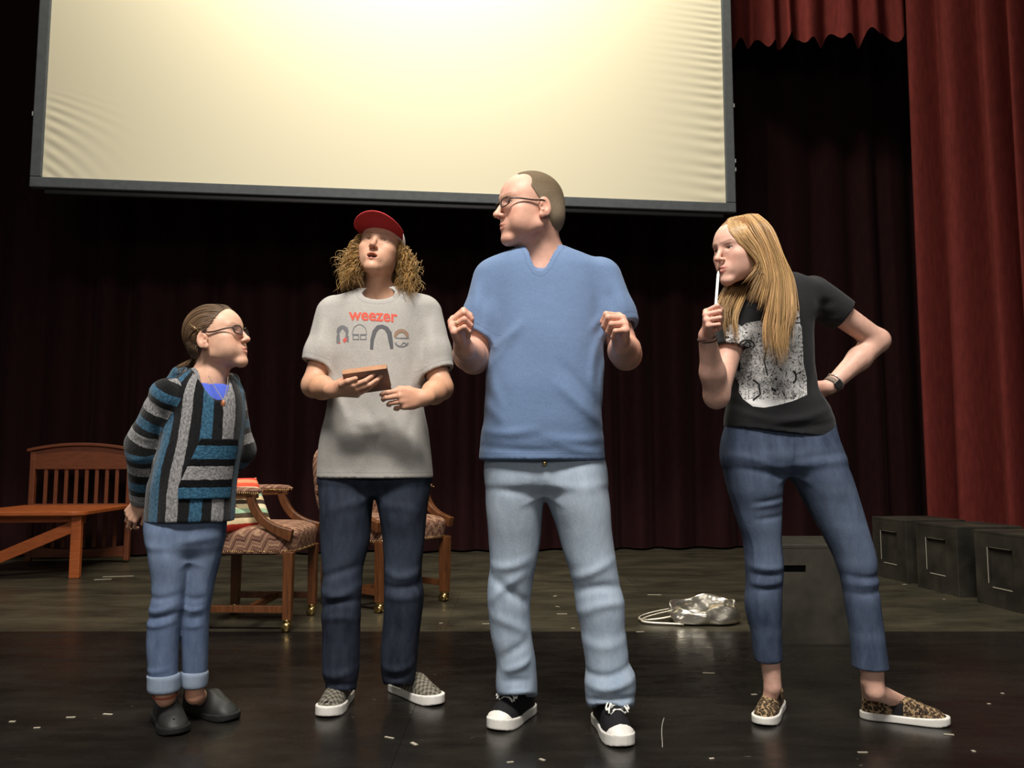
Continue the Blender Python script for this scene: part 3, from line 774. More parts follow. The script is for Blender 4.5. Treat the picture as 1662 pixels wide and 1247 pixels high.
def face_paint(o, R, sc, skin, lip, browc, mouth=0.0, brow=.8, blush=.25, browz=.0):
    it = []; A = lambda c, r, col, st, so, rot=None: it.append((o + R @ (np.asarray(c) * sc), R if rot is None else R @ rot, np.asarray(r) * sc, col, st, so))
    red = (min(1, skin[0] * 1.03), skin[1] * .72, skin[2] * .68)
    for s in (-1, 1):
        A((s * .042, .07, -.018), (.022, .03, .020), red, blush, .6)
        A((s * .082, -.010, 0), (.012, .02, .03), red, .35, .5)
        for t in (0, 1, 2, 3): A((s * (.014 + .009 * t), .092 - .0045 * t, .0385 + browz + .0025 * min(t, 2)), (.0072, .012, .0034), browc, brow, .45)
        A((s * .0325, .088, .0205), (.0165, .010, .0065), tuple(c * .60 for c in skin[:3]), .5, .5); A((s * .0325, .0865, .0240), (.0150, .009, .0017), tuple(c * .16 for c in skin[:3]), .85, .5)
    A((0, .118, -.012), (.014, .016, .013), red, .35, .6)
    for s in (-1, 1): A((s * .0055, .1125, -.0255), (.004, .006, .0035), tuple(c * .25 for c in skin[:3]), .8, .5)
    A((0, .100, -.0450), (.0225, .014, .0055), lip, .8, .35); A((0, .100, -.0570 - .0075 * mouth), (.0190, .014, .0062), lip, .8, .35)
    if mouth: A((0, .0905, -.0525), (.0190, .0100, .0018 + .0056 * mouth), (.035, .012, .012), 1, .25)
    else: A((0, .103, -.0505), (.0215, .010, .0012), tuple(c * .35 for c in lip[:3]), .7, .6)
    return it
def skin_mat(name):
    m = MT(name, .48, .35); c = m.attr('Col', 'Color')
    n = m.noise(m.pos(), 55, 4); c = m.mix(.55, c, m.mix(1, c, m.ramp(n, [(.3, (.86, .80, .79)), (.7, (1.08, 1.08, 1.08))]), 'MULTIPLY'))
    m.set('Base Color', c); m.set('Subsurface Weight', .12); m.set('Subsurface Radius', (.012, .005, .003)); m.set('Subsurface Scale', 1.0)
    m.bump(m.noise(m.pos(), 420, 2), .06, .001); return m.m
SKIN = skin_mat('skin')
EYE = MT('eye', .12, .5); q = EYE.attr('iris'); EYE.set('Base Color', EYE.ramp(q, [(0, (.01, .01, .01)), (.28, (.012, .010, .010)), (.33, (.10, .075, .05)), (.62, (.07, .05, .035)), (.68, (.62, .58, .55)), (1, (.66, .60, .57))])); EYE = EYE.m
def eyes(parent, o, R, sc, look):
    look = nrm(look)
    for s in (-1, 1):
        c = o + R @ (np.array((s * .0325, .0715, .020)) * sc); r = .0128 * sc; V = []; F = []; n, m_ = 20, 12
        for j in range(m_ + 1):
            for i in range(n): a, b = 2 * math.pi * i / n, math.pi * j / m_; V.append(c + r * np.array((math.sin(b) * math.cos(a), math.sin(b) * math.sin(a), math.cos(b))))
        for j in range(m_):
            for i in range(n): F.append((j * n + i, (j + 1) * n + i, (j + 1) * n + (i + 1) % n, j * n + (i + 1) % n))
        V = np.array(V); ang = np.arccos(np.clip((V - c) @ look / r, -1, 1)); to_obj('eye', V, F, EYE, parent, {'iris': ang / .72})
def rowsof(tab, Y, br=1.0, y2=None):
    """(py, xl, xr[, depth]) rows of a silhouette at depth Y -> loft rows; Y may be (Ytop, Ybottom)"""
    out = []; ys = [t[0] for t in tab]
    for t in tab:
        y = Y if np.isscalar(Y) else Y[0] + (Y[1] - Y[0]) * (t[0] - ys[0]) / (ys[-1] - ys[0])
        a, b = P(t[1], t[0], y), P(t[2], t[0], y); w = (b[0] - a[0]) / 2; fr_ = (t[0] - ys[0]) / (ys[-1] - ys[0] + 1e-9)
        bb = br if np.isscalar(br) else br[1] + (br[0] - br[1]) * max(0.0, 1 - fr_ / .45) ** 1.3
        out.append((a[2], (a[0] + b[0]) / 2, y, w, t[3] if len(t) > 3 else w * bb))
    return out
def bvh(V, F): return BVHTree.FromPolygons([tuple(v) for v in V], [tuple(int(i) for i in f) for f in F])
def decal(name, m, parent, tree, bm, off=.0012, maxlen=.006):
    """2D figure given in pixels (x, -, y) laid onto the cloth in front"""
    for _ in range(6):
        es = [e for e in bm.edges if (e.verts[0].co - e.verts[1].co).length > maxlen * 650]
        if not es: break
        bmesh.ops.subdivide_edges(bm, edges=es, cuts=1); bmesh.ops.triangulate(bm, faces=[f for f in bm.faces if len(f.verts) > 3])
    bad = []
    for v in bm.verts:
        d = Vector(ray(v.co.x, v.co.y)).normalized(); h = tree.ray_cast(Vector((0, 0, CAMH)), d)
        if h[0] is None: bad.append(v)
        else: v.co = h[0] - d * off
    if bad: bmesh.ops.delete(bm, geom=bad, context='VERTS')
    me = bpy.data.meshes.new(name); bm.to_mesh(me); bm.free(); o = link(name, me, m, parent)
    return o
def poly_bm(polys):
    bm = bmesh.new()
    for p in polys:
        f = bm.faces.new([bm.verts.new((x, y, 0)) for x, y in p]); bmesh.ops.triangulate(bm, faces=[f])
    return bm
def stroke(pts, w):
    pts = np.array(pts, float); t = np.gradient(pts, axis=0); t /= np.linalg.norm(t, axis=1)[:, None] + 1e-9; n = np.stack([-t[:, 1], t[:, 0]], 1)
    w = np.broadcast_to(np.asarray(w, float), (len(pts),))[:, None] / 2; a, b = pts + n * w, pts - n * w
    return [[tuple(a[i]), tuple(a[i + 1]), tuple(b[i + 1]), tuple(b[i])] for i in range(len(pts) - 1)]
def arc(cx, cy, rx, ry, a0, a1, n=16): return [(cx + rx * math.cos(math.radians(a0 + (a1 - a0) * i / (n - 1))), cy + ry * math.sin(math.radians(a0 + (a1 - a0) * i / (n - 1)))) for i in range(n)]
def denim(name, dark, light, fade=.8, seam=True):
    m = MT(name, .8, .2); p = m.pos()
    n = m.noise(m.pos((1, 1, .35)), 28, 4, .65); tw = m.noise(m.pos((1, 1, .12)), 420, 2)
    f = m.math('ADD', m.math('MULTIPLY', m.attr('fade'), fade), m.math('MULTIPLY', m.math('SUBTRACT', n, .5), .55), True)
    c = m.mix(f, dark, light); c = m.mix(.35, c, m.mix(1, c, m.ramp(tw, [(.35, G(.82)), (.65, G(1.14))]), 'MULTIPLY'))
    m.set('Base Color', c); m.bump(m.math('ADD', tw, m.math('MULTIPLY', n, 3.0)), .35, .0015); return m.m
def jersey(name, col, heather=.0, collar=None):
    m = MT(name, .85, .15); n = m.noise(m.pos(), 240, 2, .6); n2 = m.noise(m.pos(), 5, 3)
    c = m.mix(1, col, m.ramp(n, [(.3, G(1 - heather)), (.7, G(1 + heather * .6))]), 'MULTIPLY')
    c = m.mix(1, c, m.ramp(n2, [(.3, G(.95)), (.7, G(1.04))]), 'MULTIPLY')
    hem = m.attr('hem')                                    # distance to a stitched edge, metres
    ln = m.math('MULTIPLY', m.math('GREATER_THAN', hem, .0), m.math('LESS_THAN', m.math('ABSOLUTE', m.math('SUBTRACT', hem, .020)), .0016))
    c = m.mix(m.math('MULTIPLY', ln, .35), c, tuple(q * .45 for q in col[:3]) + (1,))
    m.set('Base Color', c); m.set('Sheen Weight', .1)
    w = m.noise(m.pos(), 26, 3); m.bump(m.math('ADD', m.math('MULTIPLY', w, 2.0), m.math('ADD', m.math('MULTIPLY', n, .25), m.math('MULTIPLY', ln, -1.0))), .22, .004); return m.m
def strands(name, m, parent, lines, r0, r1, sides=5, cols=None):
    """many hair locks as tapering tubes in one mesh"""
    VV, FF, CC, n0 = [], [], [], 0
    for li, pts in enumerate(lines):
        pts = np.asarray(pts, float); k = len(pts); t = np.gradient(pts, axis=0); t /= np.linalg.norm(t, axis=1)[:, None] + 1e-12
        u = np.cross(t, np.array((.31, .22, .93))); u /= np.linalg.norm(u, axis=1)[:, None] + 1e-9; v = np.cross(u, t)
        s = np.linspace(0, 1, k); r = (r0 + (r1 - r0) * s) * np.clip(np.minimum(s * 12 + .05, (1 - s) * 7 + .12), 0, 1)
        a = np.arange(sides) * 2 * math.pi / sides
        V = pts[:, None, :] + r[:, None, None] * (np.cos(a)[None, :, None] * u[:, None, :] + np.sin(a)[None, :, None] * v[:, None, :])
        i, j = np.meshgrid(np.arange(k - 1), np.arange(sides), indexing='ij'); j2 = (j + 1) % sides
        F = np.stack([i * sides + j, i * sides + j2, (i + 1) * sides + j2, (i + 1) * sides + j], -1).reshape(-1, 4) + n0
        VV.append(V.reshape(-1, 3)); FF.append(F); n0 += k * sides
        if cols is not None: CC.append(np.tile(np.asarray(cols[li][:3]), (k * sides, 1)))
    return to_obj(name, np.concatenate(VV), np.concatenate(FF), m, parent, None, np.concatenate(CC) if cols is not None else None)
def hair_mat(name, rough=.42):
    m = MT(name, rough, .45); c = m.attr('Col', 'Color'); m.set('Base Color', c); m.set('Anisotropic', .5); return m.m
HAIR = hair_mat('hair')
def cloth_attr(V, edges):
    """signed distance from the stitched edges (points with outward directions)"""
    d = np.full(len(V), 9.0)
    for p0, n in edges: d = np.minimum(d, -((V - np.asarray(p0)) @ nrm(n)))
    return d
WHITE_RUB = plain('white_rubber', L(226, 222, 214), .5, .4, var=.05, vs=30)
e_up = {}
def shoe_frame(heel, toe):
    h = np.asarray(heel, float); t = np.asarray(toe, float); y = nrm((t - h) * (1, 1, 0)); return np.array([y[1], -y[0], 0]), y, np.linalg.norm((t - h)[:2])
def shoe(parent, heel, toe, wid, m_up, sole_h=.026, m_sole=None, up_h=.062, kind='plain', ankle=None, Lr=None, collar=.05, low=.0, rise=.006):
    """a low shoe from heel to toe point on the floor; returns the upper and helpers"""
    x, y, Ls = shoe_frame(heel, toe); z = np.array((0, 0, 1.)); R = np.array([x, y, z]).T; o = np.array((heel[0], heel[1], 0.0))
    e = empty('shoe', o); e.parent = parent; e.matrix_parent_inverse = wmat(parent).inverted()
    tw_ = np.linspace(0, 1, 240); ww_ = pchip([0, .012, .04, .10, .20, .35, .50, .65, .75, .84, .92, .97, .992, 1.0], [0, .13, .23, .315, .355, .36, .395, .450, .470, .450, .370, .245, .12, 0], tw_) * wid; dw_ = np.gradient(ww_, tw_ * Ls)
    cof = lambda t: .006 * np.clip((t - .3) * 1.6, 0, 1); td_ = np.linspace(0, 1, 420); wd_ = np.interp(td_, tw_, ww_)
    pol = np.concatenate([np.stack([cof(td_) + sg_ * wd_, td_ * Ls], 1) for sg_ in (-1, 1)] + [np.array([(sg_ * f_ * wd_[k_], td_[k_] * Ls) for k_ in (1, -2) for sg_ in (-1, 1) for f_ in (0, .3, .6)])])
    gs = .002; g0 = np.array((-wid * .5 - .05, -.05)); gn_ = (int((wid + .10) / gs) + 1, int((Ls + .10) / gs) + 1)
    gx, gy = np.meshgrid(g0[0] + np.arange(gn_[0]) * gs, g0[1] + np.arange(gn_[1]) * gs, indexing='ij'); DG = np.full(gx.shape, 9.0)
    for p_ in pol: DG = np.minimum(DG, (gx - p_[0]) ** 2 + (gy - p_[1]) ** 2)
    tt_ = gy / Ls; ins = (np.abs(gx - cof(tt_)) < np.interp(tt_, tw_, ww_)) & (tt_ > 0) & (tt_ < 1); DG = np.sqrt(DG) * np.where(ins, -1, 1)
    def outline(q, g):                                    # plan distance from a shoe-shaped outline
        u_ = np.clip((q[:, 0] - g0[0]) / gs, 0, gn_[0] - 1.001); v_ = np.clip((q[:, 1] - g0[1]) / gs, 0, gn_[1] - 1.001); i_, j_ = u_.astype(int), v_.astype(int); u_, v_ = u_ - i_, v_ - j_
        return (DG[i_, j_] * (1 - u_) + DG[i_ + 1, j_] * u_) * (1 - v_) + (DG[i_, j_ + 1] * (1 - u_) + DG[i_ + 1, j_ + 1] * u_) * v_ - g
    A = SDF()
    def sole(p):
        q = (p - o) @ R; d = outline(q, .004); top = sole_h + rise * np.clip((q[:, 1] / Ls - .6) / .4, 0, 1); bot = .007 * np.clip((q[:, 1] / Ls - .82) / .18, 0, 1) ** 2
        return np.maximum(np.maximum(d, q[:, 2] - top), .001 + bot - q[:, 2])
    c = o + y * Ls / 2; A._add(sole, c - (Ls * .62, Ls * .62, .06), c + (Ls * .62, Ls * .62, .14), 0, 'u')
    V, F = sdf_mesh(A, .003, c - (Ls * .62, Ls * .62, .01), c + (Ls * .62, Ls * .62, .06), 2)
    U = SDF()
    hgt = lambda t: pchip([0, .08, .25, .42, .55, .75, .9, 1.0], [up_h * .86, up_h, up_h * .94, up_h * 1.05, up_h * 1.12, up_h * .80, up_h * .58, up_h * .40], t)
    def upper(p):
        q = (p - o) @ R; t = np.clip(q[:, 1] / Ls, 0, 1); H_ = hgt(t); zz = np.clip((q[:, 2] - sole_h * .6) / H_, 0, 2)
        d = outline(q, -.002) + .5 * wid * np.clip(zz, 0, 1.3) ** 3.2 * (.10 + .56 * np.clip((t - .30) * 2.2, 0, 1))
        return np.maximum(np.maximum(d * .8, q[:, 2] - sole_h * .6 - H_), sole_h * .5 - q[:, 2])
    U._add(upper, c - (Ls * .62, Ls * .62, .06), c + (Ls * .62, Ls * .62, .16), 0, 'u')
    ank = o + y * .19 * Ls + z * .08 if ankle is None else ankle
    U.fr(o, R); U.cone((0, .19 * Ls, sole_h + .036), (0, .15 * Ls, .15), wid * .26, wid * .40, .004, 's'); U.cone((0, .19 * Ls, sole_h + .036), (0, .46 * Ls - low, sole_h + up_h * 1.05), wid * .26, wid * .12, .01, 's'); U.fr()
    V2, F2 = sdf_mesh(U, .003, c - (Ls * .62, Ls * .62, .0), c + (Ls * .62, Ls * .62, .15), 2)
    q2 = (V2 - o) @ R
    to_obj('sole', V, F, m_sole or WHITE_RUB, e); to_obj('upper', V2, F2, m_up, e, {'su': q2[:, 0], 'sv': q2[:, 1], 'sw': q2[:, 2]})
    e_up[e.name] = U; return e, o, R, Ls, hgt
def smooth_line(pts, n=28):
    p = np.array(pts); t = np.linspace(0, 1, len(p)); q = np.stack([pchip(t, p[:, k], np.linspace(0, 1, n)) for k in range(3)], 1)
    for _ in range(3): q[1:-1] = (q[:-2] + 2 * q[1:-1] + q[2:]) / 4
    return q
def glasses(parent, o, R, sc, col, w=.024, h=.016, z=.019, tint=None, name='glasses', rr_=.0015, temple=True, tz=.012):
    e = empty(name, o); e.parent = parent; e.matrix_parent_inverse = wmat(parent).inverted()
    Wd = lambda p: o + R @ (np.asarray(p, float) * sc)
    fm = plain(name + '_frame', col, .25, .5)
    gl = MT('lens', .05, .5); gl.set('Transmission Weight', .97 if tint is None else .9); gl.set('Base Color', tint or (1, 1, 1, 1)); gl.set('IOR', 1.05); gl = gl.m
    for s in (-1, 1):
        pts = []
        for k in range(28):
            a = 2 * math.pi * k / 28; ca, sa = math.cos(a), math.sin(a); rr = (abs(ca) ** 3 + abs(sa) ** 3) ** (-1 / 3)
            xx = s * .034 + rr * ca * w; pts.append(Wd((xx, .1035 - 4.2 * max(0, abs(xx) - .012) ** 2, z + rr * sa * h)))
        MB().tube(pts, rr_ * sc, 6, True).build('rim', fm, e, True)
        V = np.array(pts + [np.mean(pts, 0)]); n = len(pts); b_ = MB()
        off = R @ np.array((0, .0006, 0)); b_.add(np.concatenate([V + off, V - off]), [(k, (k + 1) % n, n) for k in range(n)] + [(n + 1 + (k + 1) % n, n + 1 + k, 2 * n + 1) for k in range(n)]); b_.build('lens', gl, e, True)
        if temple: MB().tube(smooth_line([Wd((s * (.034 + w), .1015 - 4.2 * (.022 + w) ** 2, z + .006)), Wd((s * .069, .074, z + .006)), Wd((s * .079, .02, z + tz * .2)), Wd((s * .081, -.005, z + tz)), Wd((s * .079, -.022, z + tz - .012)), Wd((s * .076, -.030, z + tz - .030))]), rr_ * 1.25 * sc, 6).build('temple', fm, e, True)
    MB().tube([Wd((-.011, .104, z + .004)), Wd((0, .107, z + .008)), Wd((.011, .104, z + .004))], .0014 * sc, 6).build('bridge', fm, e, True)
    return e

def push_out(lines, ev, gap=.0025):
    """lift hair points that sink into the head"""
    n = [len(l) for l in lines]; p = np.concatenate(lines)
    for _ in range(3):
        d = ev(p); m = np.nonzero(d < gap)[0]
        if len(m) == 0: break
        q = p[m]; e = 1e-3; g = np.stack([ev(q + np.eye(3)[k] * e) - d[m] for k in range(3)], 1); g /= np.linalg.norm(g, axis=1)[:, None] + 1e-9
        p[m] = q + g * (gap - d[m])[:, None]
    return np.split(p, np.cumsum(n)[:-1])
# ------------------------------------------------------------------ the man in the blue shirt
def part_empty(name, parent, loc):
    e = empty(name, loc); e.parent = parent; e.matrix_parent_inverse = wmat(parent).inverted(); return e
def build_man():
    Y = 2.80; root = empty('person', FL(905, 1170))
    tag(root, 'man in a blue v-neck shirt, light jeans and glasses, both hands raised in loose fists', 'person')
    o = P(862, 347, 2.77); R = frame((-.93, -.36, -.02)); sc = 1.10
    S = SDF(); head(S, o, R, sc, eye=.35, jaw=1.10, brow=1.15, nose=1.25, chub=1, lips=.8)
    nb = P(879, 425, 2.84); w = lambda p: o + R @ (np.asarray(p) * sc)
    S.cone(w((0, -.030, -.030)), nb, .060, .072, .03); S.cone(w((0, .035, -.075)), nb + (0, -.02, .0), .030, .05, .03)
    S.cone(nb, P(880, 700, Y), .085, .11, .03)
    arms = []
    for (sh, el, wr, f, n, sd, th) in (
        ((806, 452, 2.81), (769, 582, 2.77), (752, 566, 2.55), (-.28, -.62, .70), (-.80, -.25, .30), 'R', [(.034, .050, -.014), (.040, .078, -.036), (.024, .094, -.050)]),
        ((972, 450, 2.81), (1016, 576, 2.77), (1010, 560, 2.55), (-.10, -.70, .62), (.80, -.15, .55), 'L', [(.034, .050, -.012), (.046, .082, -.024), (.034, .106, -.036)])):
        a, b, c = P(*sh), P(*el), P(*wr)
        S.cone(nb, a, .055, .055, .03); S.chain([a, b], [.056, .050], .02); S.chain([b, b * .55 + c * .45, c], [.050, .051, .031], .02)
        arms.append((a, b, c, f, n, sd, th))
    for lg in ([(835, 770, 2.8), (828, 960, 2.84), (840, 1120, 2.9)], [(933, 770, 2.8), (968, 960, 2.79), (985, 1130, 2.79)]):
        q = [P(*g) for g in lg]; S.cone(P(880, 700, Y), q[0], .08, .07, .03); S.chain(q, [.06, .036, .018], .02)
    fine = [(o - .135 * sc - np.array((0, 0, .05)), o + .165 * sc, .0022)]
    hands_ = []
    for (a, b, c, f, n, sd, th) in arms:
        bb, H, tips = hand(S, c, f, n, sd, [(62, 88, 48), (66, 86, 45), (70, 86, 45), (74, 84, 45)], 2, th, 1.02, 1.06)
        fine.append((bb[0] - .004, bb[1] + .004, .0025)); hands_.append(H)
    V, F = multires(S, .0075, fine)
    skin = L(222, 172, 150); sk = np.array(skin[:3]); browc = L(120, 90, 68)
    it = face_paint(o, R, sc, skin, L(190, 122, 108), browc, 0, .45, .35)
    stub = L(150, 126, 104)
    it.insert(0, (w((0, -.045, .055)), R, np.array((.092, .100, .10)) * sc, stub, .55, .18))
    it.insert(1, (w((0, .05, -.075)), R, np.array((.06, .07, .032)) * sc, tuple(sk * (.86, .80, .78)), .5, .5))
    for (a, b, c, f, n, sd, th) in arms:
        it.append((c + nrm(f) * .06, None, (.075, .075, .075), tuple(sk * (1.0, .80, .76)), .45, .5))
        it.append(((b + c) / 2, None, (.09, .12, .08), tuple(sk * (.90, .80, .72)), .5, .5))
    C = paint(V, skin, it); to_obj('body', V, F, SKIN, root, None, C)
    eyes(root, o, R, sc, (-.97, -.22, -.02))
    # cropped hair: a thin cap over the skull
    Hs = SDF(); head(Hs, o, R, sc, ears=()); ev0 = Hs.ev
    HS = SDF(); HS.fr(o, R, sc); HS.ell((0, -.008, .046), (.0745, .098, .086), 0); HS.ell((0, .040, .044), (.061, .054, .058), .03); HS.ell((0, -.055, -.01), (.060, .050, .055), .03)
    HS.ops.append(('d', lambda p: -.0028 + 0 * p[:, 0], np.array([-99.] * 3), np.array([99.] * 3), 0))
    HS.fr(o, R, sc)
    HS.plane((0, .047, .09), (0, .80, -.55)); HS.plane((0, .040, .0), (0, .96, -.10))
    HS.plane((0, -.02, -.045), (0, .45, -.9)); HS.ell((0, .010, -.012), (.12, .038, .030), .01, 's')
    HS.ell((0, .108, .112), (.040, .060, .05), .012, 's')
    for s in (-1, 1): HS.ell((s * .060, .085, .090), (.035, .060, .055), .012, 's')
    HS.fr()
    V2, F2 = sdf_mesh(HS, .0024); ql = (V2 - o) @ R / sc
    hm = MT('cropped_grey_brown_hair', .75, .25); c_ = hm.attr('Col', 'Color'); nn = hm.noise(hm.pos(), 320, 3, .7); hm.set('Base Color', hm.mix(1, c_, hm.ramp(nn, [(.3, G(.72)), (.7, G(1.25))]), 'MULTIPLY')); hm.bump(nn, .7, .002)
    C2 = paint(V2, L(104, 88, 66), [(w((0, .0, .0)), R, np.array((.2, .2, .055)) * sc, L(150, 134, 112), .7, .5)])
    to_obj('hair', V2, F2, hm.m, root, None, C2)
    glasses(root, o, R, sc, L(40, 32, 28), .024, .0125, .017, None, tz=.004, rr_=.0019)
    # shirt
    T = SDF(); rows = rowsof([(398, 850, 908, .055), (408, 828, 932, .075), (420, 803, 960, .095), (440, 792, 980, .112), (480, 793, 980, .130), (520, 794, 979, .142), (560, 794, 978, .150), (600, 790, 978, .156), (640, 789, 976, .162), (680, 786, 975, .162), (715, 780, 978, .155), (747, 777, 981, .148)], Y)
    T.loft(rows, .0, n=2.35); z_hem = rows[-1][0]
    edges = [(np.array((0, 0, z_hem)), (0, 0, -1))]; cuts = []
    for (a, b, c, *_r), (cx, cy), nv in zip(arms, ((768, 546), (1012, 533)), ((-.50, -.25, -.84), (.42, -.3, -.90))):
        A = SDF(); mid = a * .5 + b * .5; A.chain([a + (0, 0, -.012), mid, b], [.082, .079, .074], .02); pc = P(cx, cy, 2.77); nv = nrm(nv)
        A.plane(pc, nv); ax_ = b - a; qc = a + ax_ * (((pc - a) @ nv) / (ax_ @ nv)); A.cone(qc - nrm(ax_) * .03, qc + nrm(ax_) * .2, .060, .062, .002, 's'); T.sub(A, .03); cuts.append((pc, nv))
    nh = SDF(); nh.cone(P(880, 410, 2.80), P(876, 372, 2.79), .077, .085, 0); nh.cone(P(879, 410, 2.74), P(876, 437, 2.66), .056, .006, .004)
    T.ops.append(('s', nh.ev, np.array((-.3, 2.4, 1.2)), np.array((.5, 3.1, 2.0)), .003))
    for pts, am, sg in (([(800, 575), (840, 540)], .006, .010), ([(795, 600), (830, 560), (850, 530)], .005, .012), ([(975, 545), (960, 570), (950, 610), (960, 650)], .008, .011), ([(978, 590), (968, 620), (975, 655)], .006, .009), ([(973, 520), (955, 545)], .006, .010), ([(965, 660), (930, 625), (905, 600)], -.005, .014), ([(972, 690), (935, 665), (900, 630)], .006, .012), ([(785, 700), (820, 712), (870, 700)], .006, .011), ([(975, 712), (930, 722), (880, 712)], .006, .012), ([(970, 735), (930, 735), (900, 722)], .004, .009), ([(790, 655), (815, 690)], .006, .012), ([(783, 725), (840, 735), (900, 733)], -.005, .009), ([(796, 620), (812, 650), (815, 680)], .005, .012), ([(775, 470), (772, 510)], .006, .010), ([(790, 480), (782, 540)], -.006, .009), ([(1000, 470), (1012, 520)], .005, .010), ([(985, 480), (990, 515)], -.006, .009)):
        T.fold(pts, am, sg, Y)
    T.rings(T.box(), .0022, 26, 3); T.plane((0, 0, z_hem), (0, 0, -1))
    V3, F3 = sdf_mesh(T, .005); hem = cloth_attr(V3, edges); hem = np.minimum(hem, nh.ev(V3))
    for pc, nv in cuts: d = -((V3 - pc) @ nv); near = np.linalg.norm(V3 - pc, axis=1) < .13; hem = np.where(near, np.minimum(hem, np.abs(d)), hem)
    to_obj('shirt', V3, F3, jersey('blue_jersey', L(106, 128, 162), .10), root, {'hem': hem})
    # jeans
    J = SDF()
    LT = [(730, 793, 884, .10), (765, 787, 883, .120), (803, 787, 882), (850, 790, 879), (908, 795, 871), (953, 792, 864), (985, 792, 861), (1028, 797, 862), (1079, 806, 871), (1116, 805, 873), (1138, 810, 872), (1152, 816, 864)]
    RT = [(730, 884, 973, .10), (765, 884, 983, .120), (803, 886, 987), (857, 903, 993), (903, 917, 999), (945, 929, 1006), (985, 935, 1012), (1030, 944, 1015), (1065, 949, 1020), (1105, 950, 1030), (1135, 951, 1028), (1164, 963, 1015)]
    for tb, ys, pp in ((LT, (2.81, 2.91), (840, 1127, 2.835)), (RT, (2.81, 2.82), (990, 1144, 2.735))):
        A = SDF(); A.loft(rowsof(tb, ys, (1.34, 1.12)), 0); A.plane(P(*pp), (0, -.34, -.94)); J.sub(A, .016)
    J.loft(rowsof([(735, 798, 969, .118), (765, 796, 975, .124), (785, 799, 974, .117), (803, 830, 940, .075)], 2.81), .05, n=2.3)
    for pts, am, sg in (([(797, 915), (825, 925), (858, 905)], .006, .011), ([(800, 935), (830, 960), (862, 985)], -.009, .012), ([(795, 975), (820, 945), (850, 930)], .007, .011), ([(800, 1000), (835, 1010), (862, 1030)], .006, .012), ([(808, 1075), (835, 1050), (862, 1040)], -.007, .011), ([(808, 1090), (845, 1085), (870, 1065)], .009, .010), ([(806, 1112), (835, 1098), (868, 1108)], -.008, .008), ([(812, 1128), (845, 1118), (872, 1126)], .008, .007),
        ([(925, 935), (955, 925), (990, 905)], .007, .011), ([(935, 955), (970, 940), (1003, 950)], -.009, .011), ([(938, 990), (975, 965), (1010, 975)], .008, .012), ([(945, 1035), (975, 1050), (1012, 1030)], .005, .013), ([(950, 1085), (985, 1095), (1022, 1070)], -.008, .009), ([(952, 1105), (985, 1112), (1026, 1092)], .010, .010), ([(955, 1128), (990, 1118), (1026, 1125)], -.010, .007), ([(962, 1148), (995, 1140), (1018, 1128)], .008, .007), ([(876, 785), (840, 800), (805, 790)], -.004, .010), ([(892, 785), (930, 800), (975, 785)], .004, .012), ([(884, 750), (883, 790)], .004, .007)):
        J.fold(pts, am, sg, 2.83)
    J.rings(J.box(), .003, 30, 8)
    for pp in ((842, 1150, 2.89), (988, 1165, 2.80)):
        q = P(*pp); J.cone(q - (0, 0, .06), q + (0, 0, .05), .055, .05, .004, 's')
    J.plane((0, 0, .012), (0, 0, -1)); lo, hi = J.box()
    V4, F4 = sdf_mesh(J, .0055)
    fade = .45 + .35 * np.exp(-((V4[:, 2] - .72) / .22) ** 2) * (V4[:, 1] < 2.80) + .15 * np.exp(-((V4[:, 2] - .35) / .2) ** 2)
    to_obj('jeans', V4, F4, denim('light_blue_denim', L(104, 124, 150), L(196, 208, 220), .8), root, {'fade': fade})
    bt = P(884, 752, 2.81 - .140); MB().lathe([(.007, 0), (.008, .002), (.004, .004)], bt, 10, np.array([(1, 0, 0), (0, 0, 1), (0, -1, 0)]).T).build('fly_button', BRASS, root, True)
    # belt-loop stitching and inseams as thin cords
    # black canvas sneakers
    canvas = MT('black_canvas', .8, .2); canvas.set('Base Color', L(30, 29, 31)); canvas.bump(canvas.noise(canvas.pos(), 500, 2), .3, .001)
    canvas = canvas.m; lace = plain('white_laces', L(232, 230, 224), .8)
    for heel, toe in ((FL(861, 1153), FL(806, 1189)), (FL(972, 1168), FL(1016, 1216))):
        e, so, SR, Ls, hg = shoe(root, heel, toe, .102, canvas, .030, None, .086, collar=.05, rise=.012)
        wp = lambda x, y, z: so + SR @ np.array((x, y, z))
        K = SDF(); U_ = e_up[e.name]; ctr = so + SR @ np.array((0, Ls * .85, .03)); K._add(lambda p, U_=U_: U_.ev(p) - .0042, ctr - .08, ctr + .08, 0, 'u'); K.fr(so, SR); K.plane((0, Ls * .80, 0), (0, -1, .45)); K.plane((0, 0, .02), (0, 0, -1)); K.fr()
        v, f = sdf_mesh(K, .0026, it=2); to_obj('toe_cap', v, f, WHITE_RUB, e)
        lb = MB(); top = lambda t: .018 + float(hg(np.array([t]))[0]) + .0055
        for k in range(5):
            t = .74 - .055 * k; zc = top(t)
            lb.tube([wp(-.024, Ls * t, zc - .013), wp(-.010, Ls * (t - .01), zc - .001), wp(.010, Ls * (t - .022), zc + .001), wp(.024, Ls * (t - .03), zc - .013)], .0033, 6, flat=.6)
            lb.tube([wp(.024, Ls * t, zc - .013), wp(.010, Ls * (t - .01), zc), wp(-.010, Ls * (t - .022), zc + .001), wp(-.024, Ls * (t - .03), zc - .013)], .0033, 6, flat=.6)
        zc = top(.60) - .004
